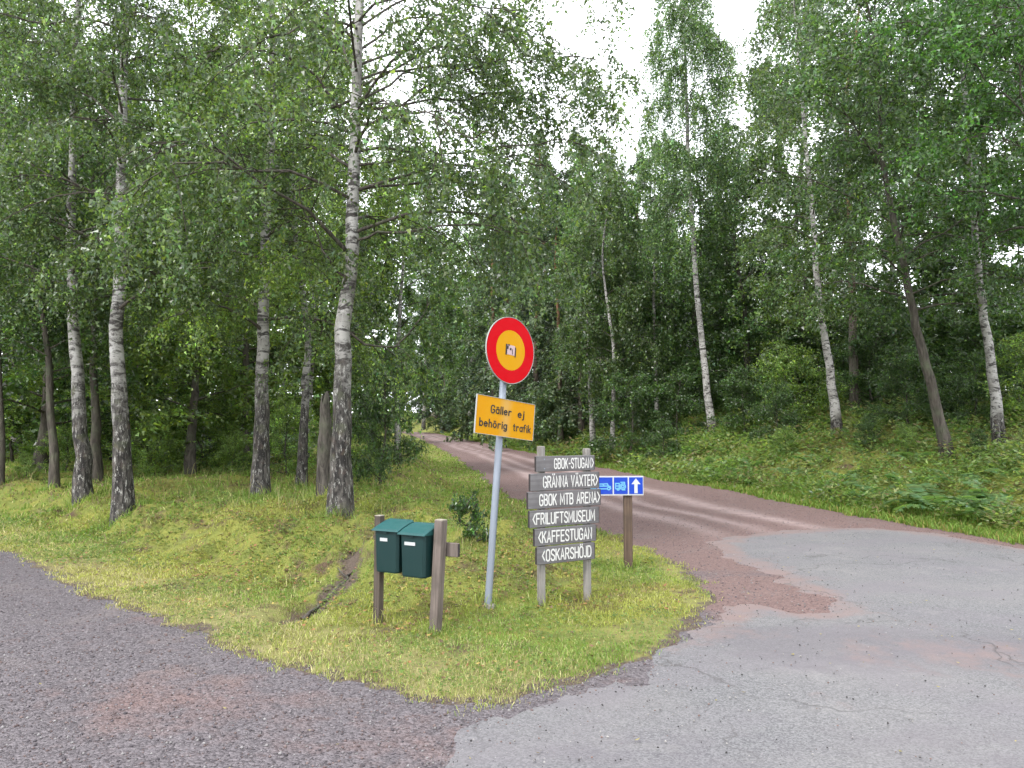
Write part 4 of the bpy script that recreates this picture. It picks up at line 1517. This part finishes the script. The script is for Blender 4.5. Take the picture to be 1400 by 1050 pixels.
# --- two green mailboxes on a wooden stand
q1, q2 = ground_at(517, 853), ground_at(595, 865)
m_r = unit(np.array([q2[0] - q1[0], q2[1] - q1[1], 0]))
F4 = frame_from(m_r, np.array([0, 0, 1.0]))
stand = empty('mailbox_stand', q1, 'low rail of weathered wood between two posts that carries the green mailboxes', 'stand')
tops = []
for (qq, ppx, tpy, mt, sz) in ((q1, 519, 705, 'post_dark', .062), (q2, 603, 711, 'post_wood', .076)):
    tz = at(ppx, tpy, qq[1])[2]
    tops.append(tz)
    lean = np.array([at(ppx, tpy, qq[1])[0] - qq[0], 0, tz - qq[2]])
    fr = frame_from(m_r, lean)
    Lh = np.linalg.norm(lean)
    mb = MB()
    mb.box(qq - q1 + unit(lean) * (Lh - .3) / 2, (sz, sz * 1.05, Lh + .3), fr, .005)
    po = mb.build('post', M[mt], stand)
    mb = MB()
    mb.box(qq - q1 + unit(lean) * (Lh + .002), (sz * .93, sz * .97, .005), fr)
    mb.build('sawn_top', M['end_grain'], po)
span = np.linalg.norm((q2 - q1)[:2])
zr = (at(560, 742, 6.5)[2])
mb = MB()
rail_c = np.array([0, 0, 0]) + m_r * (span / 2 + .06) + F4[1] * .09 + np.array([0, 0, zr - q1[2] - .02])
mb.box(rail_c, (span + .2, .028, .11), F4, .004)
ra = mb.build('rail', M['post_wood'], stand)
mb = MB()
mb.box(rail_c + F4[0] * (span / 2 + .102), (.003, .026, .1), F4)
mb.build('end_grain', M['board_end'], ra)


def mailbox(c, label, wpaper):
    """c: middle of the front face's bottom edge"""
    root = empty('mailbox', c, label, 'mailbox', 'green mailboxes on the stand')
    W, D, Hh = .245, .19, .33
    # body narrows towards its bottom, rounded front corners
    prof = [(-W / 2, D), (-W / 2, .02), (-W / 2 + .02, 0), (W / 2 - .02, 0), (W / 2, .02), (W / 2, D)]
    v = []
    for z, k in ((0, .9), (.012, .93), (Hh, 1.0)):
        for x, y in prof:
            v.append((x * k, y * (k if y > .05 else 1) + (1 - k) * .1, z))
    v = [tuple(np.array(p) @ F4) for p in v]
    n = len(prof)
    f = [tuple(range(n - 1, -1, -1)), tuple(range(2 * n, 3 * n))] + [(l * n + i, l * n + (i + 1) % n, l * n + n + (i + 1) % n, l * n + n + i) for l in range(2) for i in range(n)]
    body = link_mesh('body', np.array(v), faces=f, mat=M['box_green'], parent=root)
    # sloping lid with overhang and a curved top
    v, f = [], []
    xs = [-W / 2 - .012, -W / 2 + .01, 0, W / 2 - .01, W / 2 + .012]
    ys = [(-.022, Hh + .004), (-.016, Hh + .022), (.06, Hh + .05), (.14, Hh + .074), (D + .005, Hh + .082), (D + .012, Hh + .0)]
    for y, z in ys:
        for j, x in enumerate(xs):
            dz = -.012 if j in (0, 4) and z > Hh + .01 else 0
            v.append((x, y, z + dz))
    for i in range(len(ys) - 1):
        for j in range(4):
            f.append((i * 5 + j, i * 5 + j + 1, i * 5 + j + 6, i * 5 + j + 5))
    # underside
    f.append((0, (len(ys) - 1) * 5, (len(ys) - 1) * 5 + 4, 4))
    for j in (0, 4):
        ring = [i * 5 + j for i in range(len(ys))]
        f.append(tuple(ring if j == 0 else ring[::-1]))
    lid = link_mesh('lid', np.array(v) @ F4, faces=f, mat=M['lid_green'], parent=root)
    mb = MB()
    mb.box(np.array([0, -.005, Hh - .008]) @ F4, (.03, .008, .02), F4, .002)
    mb.build('latch', M['box_green'], lid)
    mb = MB()
    mb.box(np.array([-.02, -.002, Hh * .8]) @ F4, (wpaper, .003, .026), F4)
    mb.build('name_strip', M['paper'], root)
    return root


zc = at(556, 789, 6.2)[2]
mailbox(q1 + m_r * (span * .27) - F4[1] * .105 + np.array([0, 0, zc - q1[2] + .01]), 'left one of the two dark green mailboxes, beside the dark post', .075)
mailbox(q1 + m_r * (span * .27 + .262) - F4[1] * .105 + np.array([0, 0, zc - q1[2] - .005]), 'right one of the two dark green mailboxes, with the longer name strip', .105)

# ------------------------------------------------------------------ ferns and undergrowth on the right bank
def frond_mesh(rng, L):
    n = 22
    s = np.linspace(0, 1, n)
    spine = np.stack([s * L * .85, np.zeros(n), L * (.75 * s - .62 * s ** 2.2)], 1)
    V, Q, k = [], [], 0
    for i in range(2, n):
        w = L * .26 * math.sin(math.pi * min(1, .12 + .88 * (1 - s[i]) ** .8)) + .01
        for sd in (-1, 1):
            tip = unit(np.array([.45, sd * 1.0, -.25 + rng.normal(0, .1)]))
            v, q = leaf_quads(spine[i:i + 1], tip[None], np.array([[1.0, 0, .1]]), np.array([w]), .3, .02)
            V.append(v)
            Q.append(q + k)
            k += 4
    c = leaf_cols(rng, len(V), (.1, .17, .065), .15, .0)
    return np.concatenate(V), np.concatenate(Q), c


rng = R(500)
FR, FERNS = [], []
for k in range(3):
    v, q, c = frond_mesh(rng, 1.0)
    o = link_mesh('frond', v, quads=q, mat=M['leaf'], col=c)
    FR.append(o.data)
    bpy.data.objects.remove(o)


def fern(px, py, size, nf, label, y=None):
    p = ground_at(px, py) if y is None else np.array([*at(px, py, y)[:2], 0])
    p[2] = hz(p[0], p[1]) + .04
    FERNS.append((p[0], p[1], size))
    root = empty('fern', p, label, 'fern', 'ferns along the right roadside')
    for i in range(nf):
        f = bpy.data.objects.new('frond', FR[i % 3])
        COL.objects.link(f)
        f.parent = root
        s = size * rng.uniform(.75, 1.15)
        f.scale = (s, s, s)
        f.rotation_euler = (rng.normal(0, .15), -rng.uniform(-.1, .45), i * 6.283 / nf + rng.normal(0, .25))


fern(1285, 706, 1.05, 13, 'largest fern with broad fronds at the edge of the right roadside')
fern(1200, 688, .75, 10, 'smaller fern left of the largest one at the roadside')
fern(1340, 712, .7, 9, 'small fern right of the largest one at the roadside')
fern(1150, 660, .6, 8, 'fern up the bank below the leaning white birch')
fern(1030, 645, .6, 8, 'fern on the bank right of the slender leaning birch')
fern(930, 625, .7, 8, 'fern on the bank left of the slender leaning birch')
for px, py, where in ((980, 640, 'just right of the slender leaning birch'), (1085, 655, 'halfway up the bank left of the leaning birch'), (1110, 640, 'high on the bank left of the leaning birch'),
                      (1180, 665, 'halfway up the bank below the pine'), (1240, 670, 'low left of the crooked trunk'), (1310, 668, 'below the foot of the crooked trunk'),
                      (1355, 690, 'low on the bank below the pale right birch'), (1250, 640, 'at the left foot of the crooked trunk'), (870, 622, 'above the blue sign across the road'),
                      (1020, 655, 'low on the bank right of the slender birch')):
    fern(px, py, .62, 8, 'small fern ' + where)
fern(1380, 660, .6, 8, 'fern under the pale birch at the right edge')


def scatter(rng, n, xr, yr, test):
    out = []
    tot = 0
    while tot < n:
        x, y = rng.uniform(*xr, n * 2), rng.uniform(*yr, n * 2)
        z3 = zones(x, y)
        k = test(x, y, z3, rng)
        out.append(np.stack([x[k], y[k]], 1))
        tot += k.sum()
    return np.concatenate(out)[:n]


def undergrowth(name, label, seed, P, h0, h1, per, leaf, cols, mat='leaf'):
    rng = R(seed)
    n = len(P)
    z = H(P[:, 0], P[:, 1])
    hh = rng.uniform(h0, h1, n) * (.55 + .9 * fbm(P[:, 0] * .9, P[:, 1] * .9, 31))
    sc = np.clip(P[:, 1] / 16, 1, 2.2)
    pos = np.repeat(np.stack([P[:, 0], P[:, 1], z], 1), per, 0)
    hr = np.repeat(hh, per)
    a = rng.random(n * per) * 6.283
    rad = hr * np.sqrt(rng.random(n * per)) * .5
    pos = pos + np.stack([rad * np.cos(a), rad * np.sin(a), hr * rng.uniform(.15, 1, n * per)], 1)
    tip = unit(np.stack([np.cos(a), np.sin(a), rng.normal(.1, .4, n * per)], 1))
    side = unit(np.cross(tip, np.array([0, 0, 1.0])) + rng.normal(0, .3, tip.shape))
    size = leaf * rng.uniform(.6, 1.4, n * per) * np.repeat(sc, per)
    v, q = leaf_quads(pos, tip, side, size, .5, .1)
    ci = np.clip((fbm(P[:, 0] * .45, P[:, 1] * .45, 17) * 1.6 - .3 + rng.normal(0, .2, n)), 0, .999)
    cb = np.asarray(cols)[(ci * len(cols)).astype(int)]
    c = np.repeat(cb, per, 0) * np.exp(rng.normal(0, .22, n * per))[:, None]
    o = link_mesh(name, v, quads=q, mat=M[mat], col=np.clip(np.repeat(c, 4, 0), .004, .6))
    return tag(o, label, 'ground cover', kind='stuff')


rng = R(600)


def bank_test(x, y, z3, rng):
    vis = np.abs(x / np.maximum(y, 1)) < .85
    dens = np.clip((16 / np.maximum(y, 9)) ** 1.6, 0, 1)
    free = np.ones(len(x), bool)
    for fx, fy, fs in FERNS:
        free &= (x - fx) ** 2 + (y - fy) ** 2 > (fs * .6) ** 2
    clump = sstep(.3, .55, fbm(x * .8, y * .8, 91)) * .75 + .25
    return (z3[1] > .35) & (z3[1] < 13) & vis & free & (rng.random(len(x)) < dens * clump)


P = scatter(rng, 12500, (-4, 20), (8, 62), bank_test)
undergrowth('bank_undergrowth', 'knee high tangle of leafy green plants covering the right bank', 601, P, .15, .55, 9, .095,
            [(.125, .19, .055), (.1, .17, .05), (.16, .21, .065), (.19, .21, .08), (.075, .135, .04), (.16, .13, .065), (.115, .18, .055)])


def wood_floor(x, y, z3, rng):
    f = forest_f(x, y, z3[0], z3[1] * 0)
    vis = np.abs(x / np.maximum(y, 1)) < .8
    return (z3[0] > 1.5) & (rng.random(len(x)) < f * np.clip((16 / y) ** 1.5, 0, 1)) & vis


P = scatter(rng, 6000, (-32, 0), (12, 50), wood_floor)
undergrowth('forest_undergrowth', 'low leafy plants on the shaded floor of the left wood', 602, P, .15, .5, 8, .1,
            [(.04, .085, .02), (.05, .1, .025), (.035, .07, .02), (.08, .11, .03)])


# ------------------------------------------------------------------ grass
def grass(name, label, seed, P, h0, h1, width, colf, curl=.5):
    rng = R(seed)
    n = len(P)
    z = H(P[:, 0], P[:, 1])
    b = np.stack([P[:, 0], P[:, 1], z - .005], 1)
    a = rng.random(n) * 6.283
    lean = np.stack([np.cos(a), np.sin(a), np.zeros(n)], 1)
    fa = rng.random(n) * 6.283
    sd = np.stack([np.cos(fa), np.sin(fa), np.zeros(n)], 1)
    hh = rng.uniform(h0, h1, n) * (.5 + fbm(P[:, 0] * 1.3, P[:, 1] * 1.3, 11)) * np.exp(rng.normal(0, .25, n))
    k = (rng.random(n) ** .7 * curl)
    w = width * rng.uniform(.7, 1.3, n) * np.clip(P[:, 1] / 7, .8, 3.5)
    m = b + lean * (hh * k * .35)[:, None] + np.array([0, 0, 1.0]) * (hh * .6)[:, None]
    t = b + lean * (hh * k * 1.15)[:, None] + np.array([0, 0, 1.0]) * (hh * np.sqrt(np.clip(1 - k * k * .6, .1, 1)))[:, None]
    v = np.stack([b - sd * w[:, None] / 2, b + sd * w[:, None] / 2, m + sd * w[:, None] * .38, m - sd * w[:, None] * .38, t], 1).reshape(-1, 3)
    i = np.arange(n)[:, None] * 5
    q = i + np.array([[0, 1, 2, 3]])
    tr = i + np.array([[3, 2, 4]])
    c = np.repeat(colf(rng, P), 5, 0)
    o = link_mesh(name, v, quads=q, tris=tr, mat=M['grass'], col=c)
    return tag(o, label, 'grass', kind='stuff')


def island_cols(rng, P):
    x, y = P[:, 0], P[:, 1]
    n = len(P)
    dry = np.clip(sstep(1.5, .3, line_d(EDGE_GRAVEL, x, y)) * .75 + .4 * (fbm(x * .8, y * .8, 50) - .3), 0, 1)
    moss = sstep(.45, .65, fbm(x * .7, y * .7, 52))
    fresh = sstep(10, 16, y)
    g = np.array([.15, .222, .05])[None] * (1 - moss)[:, None] + np.array([.265, .275, .072])[None] * moss[:, None]
    g = g * (1 - fresh)[:, None] + np.array([.14, .215, .045])[None] * fresh[:, None]
    straw = np.array([.4, .36, .19])
    pick = (rng.random(n) < (.06 + .62 * dry))[:, None]
    c = np.where(pick, straw[None] * rng.uniform(.6, 1.1, (n, 1)), g)
    brown = (rng.random(n) < .5 * sstep(.54, .68, fbm(x * 1.4, y * 1.4, 58)) * sstep(.9, 1.6, line_d(EDGE_GRAVEL, x, y)))[:, None]
    c = np.where(brown, np.array([[.16, .125, .065]]), c)
    return np.clip(c * np.exp(rng.normal(0, .22, n))[:, None], .005, .6)


rng = R(700)


def isl_near(x, y, z3, rng):
    bare = fbm(x * 1.6 + 9, y * 1.6, 33)
    e = sstep(-.1, .12, z3[0] + (vnoise(x * 5, y * 5, 8) - .5) * .2) * (1 - .85 * np.exp(-(line_d(SCARP, x, y) / .14) ** 2))
    vis = np.abs(x / y) < .85
    return (z3[0] > -.12) & (rng.random(len(x)) < e * np.where(bare > .6, .2, 1) * (1 - .55 * sstep(1.0, 1.6, z3[0]) * sstep(3.4, 2.4, z3[0]) * sstep(6.5, 8, y - x)) * np.clip((6.5 / y) ** 1.3, 0, 1)) & vis


P = scatter(rng, 120000, (-9, 2.2), (4.4, 14), isl_near)
grass('verge_grass', 'short mown yellow green grass on the island between the two roads', 701, P, .016, .045, .0065, island_cols, 1.0)


def isl_far(x, y, z3, rng):
    f = forest_f(x, y, z3[0], z3[1] * 0)
    vis = np.abs(x / y) < .85
    return (z3[0] > 0) & (y > 11) & vis & (rng.random(len(x)) < (1 - f * .8) * np.clip((13 / y) ** 1.5, 0, 1))


P = scatter(rng, 60000, (-20, 2), (11, 75), isl_far)
grass('bank_grass', 'longer fresh green grass beneath the left birches and along the red road', 702, P, .03, .085, .009, island_cols, .95)


def edge_cols(rng, P):
    n = len(P)
    c = np.array([.13, .2, .04])[None] * np.exp(rng.normal(0, .22, n))[:, None]
    return np.where((rng.random(n) < .15)[:, None], np.array([[.26, .22, .08]]), c)


def bank_edge(x, y, z3, rng):
    return (z3[1] > -.05) & (z3[1] < 1.6) & (rng.random(len(x)) < np.clip((11 / y) ** 1.3, 0, 1) * np.clip(1.2 - z3[1] * .5, 0, 1)) & (np.abs(x / y) < .85)


P = scatter(rng, 38000, (-9, 11), (8, 90), bank_edge)
grass('roadside_grass', 'bright green strip of grass along the right edge of the red road', 703, P, .05, .14, .01, edge_cols, .9)

def stalk_cols(rng, P):
    return np.array([(.3, .26, .13), (.2, .22, .08), (.13, .19, .05)])[rng.integers(3, size=len(P))] * rng.uniform(.7, 1.2, (len(P), 1))


def stalk_test(x, y, z3, rng):
    f = sstep(.45, .65, fbm(x * .9, y * .9, 66))
    return (((z3[0] > 2.2) & (y > 7.5)) | (z3[1] > .3)) & (z3[1] < 7) & (np.abs(x / y) < .85) & (rng.random(len(x)) < f * np.clip((9 / y) ** 1.2, 0, 1))


P = scatter(R(710), 2600, (-14, 14), (7, 30), stalk_test)
grass('tall_stalks', 'thin dry grass stalks standing above the bank grass', 711, P, .14, .34, .0045, stalk_cols, .7)

rng = R(720)
TB = [(p[0], p[1], r, n) for p, r, n in ((q1, .05, 90), (q2, .06, 110), (p1, .045, 90), (p2, .045, 90), (p3, .07, 110), (pb_, .05, 90))]
TB += [(o.location.x, o.location.y, .22, 330) for o in COL.objects if o.type == 'EMPTY' and o.get('category') in ('tree', 'snag') and 9 < o.location.y < 18 and o.location.x < 0]
P = []
for bx, by, r, n in TB:
    a = rng.random(n) * 6.283
    d = r + np.abs(rng.normal(0, .05 + r * .35, n))
    P.append(np.stack([bx + d * np.cos(a), by + d * np.sin(a)], 1))
P = np.concatenate(P)
grass('grass_tufts', 'longer grass tufts left uncut round posts and trunk bases', 721, P, .05, .16, .006, island_cols, .8)

# ------------------------------------------------------------------ loose stones, leaf litter
def stones(name, label, seed, P, s0, s1, cols, zoff=0.0):
    rng = R(seed)
    n = len(P)
    z = H(P[:, 0], P[:, 1]) + zoff
    s = s0 + (s1 - s0) * rng.random(n) ** 3
    o6 = np.array([(1, 0, 0), (0, 1, 0), (-1, 0, 0), (0, -1, 0), (0, 0, .8), (0, 0, -.6)], float)
    a = rng.random(n) * 6.283
    ca, sa = np.cos(a), np.sin(a)
    v = o6[None] * rng.uniform(.6, 1.25, (n, 6, 1)) * s[:, None, None]
    v = np.stack([v[..., 0] * ca[:, None] - v[..., 1] * sa[:, None], v[..., 0] * sa[:, None] + v[..., 1] * ca[:, None], v[..., 2]], -1)
    v = v + np.stack([P[:, 0], P[:, 1], z + s * .2], 1)[:, None]
    t8 = np.array([(0, 1, 4), (1, 2, 4), (2, 3, 4), (3, 0, 4), (1, 0, 5), (2, 1, 5), (3, 2, 5), (0, 3, 5)])
    t = (np.arange(n)[:, None, None] * 6 + t8[None]).reshape(-1, 3)
    c = np.asarray(cols)[rng.integers(len(cols), size=n)] * rng.uniform(.7, 1.3, (n, 1))
    o = link_mesh(name, v.reshape(-1, 3), tris=t, mat=M['stone'], col=np.repeat(c, 6, 0))
    return tag(o, label, 'gravel', kind='stuff')


def on_gravel(x, y, z3, rng):
    m = np.maximum(np.maximum(z3[0], z3[1]), z3[2])
    return (m < .1) & (np.abs(x / y) < .8) & (rng.random(len(x)) < sstep(.45, -.05, poly_sd(ASPHALT, x, y)) * np.clip((4.5 / y) ** 1.6, 0, 1))


P = scatter(R(800), 20000, (-9, 7), (3.0, 22), on_gravel)
stones('loose_gravel', 'loose purple grey gravel stones on the unpaved roads', 801, P, .004, .013,
       [(.06, .052, .058), (.1, .088, .095), (.13, .115, .12), (.085, .06, .058), (.11, .08, .075), (.16, .15, .15)])


def on_asphalt(x, y, z3, rng):
    d = poly_sd(ASPHALT, x, y)
    return (d > -.1) & (np.abs(x / y) < .85) & (rng.random(len(x)) < np.clip((4.5 / y) ** 1.4, 0, 1) * (.3 + .7 * sstep(1.2, 0, d)))


P = scatter(R(802), 3500, (-1, 9), (3.0, 13), on_asphalt)
stones('grit', 'grit and small stones strewn over the asphalt', 803, P, .002, .0095,
       [(.03, .028, .028), (.15, .14, .14), (.12, .08, .07), (.22, .21, .2), (.05, .045, .045)], .026)


def litter_test(x, y, z3, rng):
    return (z3[0] > .2) & (np.abs(x / y) < .85) & (rng.random(len(x)) < np.clip((8 / y) ** 1.4, 0, 1) * (.15 + sstep(.42, .6, fbm(x * 1.1, y * 1.1, 71))) * (.3 + sstep(.9, 1.4, z3[0])))


rng = R(810)
P = scatter(rng, 18000, (-14, 2), (5, 24), litter_test)
n = len(P)
z = H(P[:, 0], P[:, 1])
pos = np.stack([P[:, 0], P[:, 1], z + rng.uniform(.004, .04, n)], 1)
a = rng.random(n) * 6.283
tip = unit(np.stack([np.cos(a), np.sin(a), rng.normal(0, .3, n)], 1))
side = unit(np.cross(tip, np.array([0, 0, 1.0])) + rng.normal(0, .3, tip.shape))
v, q = leaf_quads(pos, tip, side, rng.uniform(.025, .05, n), .65, .12)
lc = np.array([(.2, .13, .06), (.14, .085, .05), (.3, .22, .07), (.1, .07, .045), (.24, .12, .06)])[rng.integers(5, size=n)] * rng.uniform(.7, 1.2, (n, 1))
P2 = np.column_stack([rng.uniform(-5, 7, 260), rng.uniform(3.2, 12, 260)])
z3 = zones(P2[:, 0], P2[:, 1])
P2 = P2[np.maximum(z3[0], z3[1]) < 0]
n2 = len(P2)
a = rng.random(n2) * 6.283
tip = unit(np.stack([np.cos(a), np.sin(a), rng.normal(0, .15, n2)], 1))
side = unit(np.cross(tip, np.array([0, 0, 1.0])) + rng.normal(0, .2, tip.shape))
v2, q2_ = leaf_quads(np.stack([P2[:, 0], P2[:, 1], H(P2[:, 0], P2[:, 1]) + .03], 1), tip, side, rng.uniform(.015, .035, n2), .65, .12)
v, q = np.vstack([v, v2]), np.vstack([q, q2_ + len(v)])
lc = np.vstack([lc, np.array([(.2, .17, .06), (.12, .09, .045), (.26, .22, .09)])[rng.integers(3, size=n2)]])
tag(link_mesh('leaf_litter', v, quads=q, mat=M['litter'], col=np.repeat(lc, 4, 0)), 'fallen brown leaves strewn over the bank and roads', 'leaf litter', kind='stuff')



def clover_test(x, y, z3, rng):
    return (z3[0] > .1) & (np.abs(x / y) < .85) & (rng.random(len(x)) < np.clip((6 / y) ** 1.3, 0, 1) * sstep(.4, .6, fbm(x * 1.5, y * 1.5, 95)))


rng = R(820)
P = scatter(rng, 22000, (-9, 2), (4.6, 14), clover_test)
n = len(P)
pos = np.stack([P[:, 0], P[:, 1], H(P[:, 0], P[:, 1]) + rng.uniform(.01, .045, n)], 1)
a = rng.random(n) * 6.283
tip = unit(np.stack([np.cos(a), np.sin(a), rng.normal(.25, .25, n)], 1))
side = unit(np.cross(tip, np.array([0, 0, 1.0])) + rng.normal(0, .25, tip.shape))
v, q = leaf_quads(pos, tip, side, rng.uniform(.014, .034, n) * np.clip(P[:, 1] / 7, .8, 2), .8, .08)
lc = np.array([(.1, .16, .04), (.14, .19, .055), (.19, .2, .07), (.08, .13, .035)])[rng.integers(4, size=n)] * rng.uniform(.75, 1.25, (n, 1))
tag(link_mesh('clover', v, quads=q, mat=M['grass'], col=np.repeat(lc, 4, 0)), 'small clover leaves and moss tufts among the short grass', 'ground cover', kind='stuff')

rng = R(830)
fb = np.array([(-1.9, 7.05), (-1.78, 7.35), (-1.66, 7.7), (-1.64, 8.0), (-1.58, 8.25)])
fz = H(fb[:, 0], fb[:, 1]) + np.array([.005, .015, .01, .02, .04])
path = catmull(np.column_stack([fb, fz]), 16)
path[:, :2] += rng.normal(0, .012, (16, 2))
o0 = path[0].copy()
log_ = empty('fallen_branch', o0, 'dead grey branch lying along the eroded edge of the mossy bank', 'branch')
v, q = tube_arrays(path - o0, np.linspace(.02, .008, 16) * rng.uniform(.8, 1.2, 16), 8)
link_mesh('limb', v, quads=q, mat=M['bark_snag'], parent=log_, smooth=True)
for i0, dv in ((5, (.16, .1, .06)), (9, (-.14, .16, .08)), (12, (.1, .2, .04))):
    tw = catmull([path[i0] - o0, path[i0] - o0 + np.array(dv) * .55 + rng.normal(0, .015, 3), path[i0] - o0 + np.array(dv)], 6)
    v, q = tube_arrays(tw, np.linspace(.011, .004, 6), 5)
    link_mesh('side_twig', v, quads=q, mat=M['bark_snag'], parent=log_, smooth=True)

tot = sum(len(m.loops) - 2 * len(m.polygons) for m in bpy.data.meshes)
print('TRIANGLES', tot)
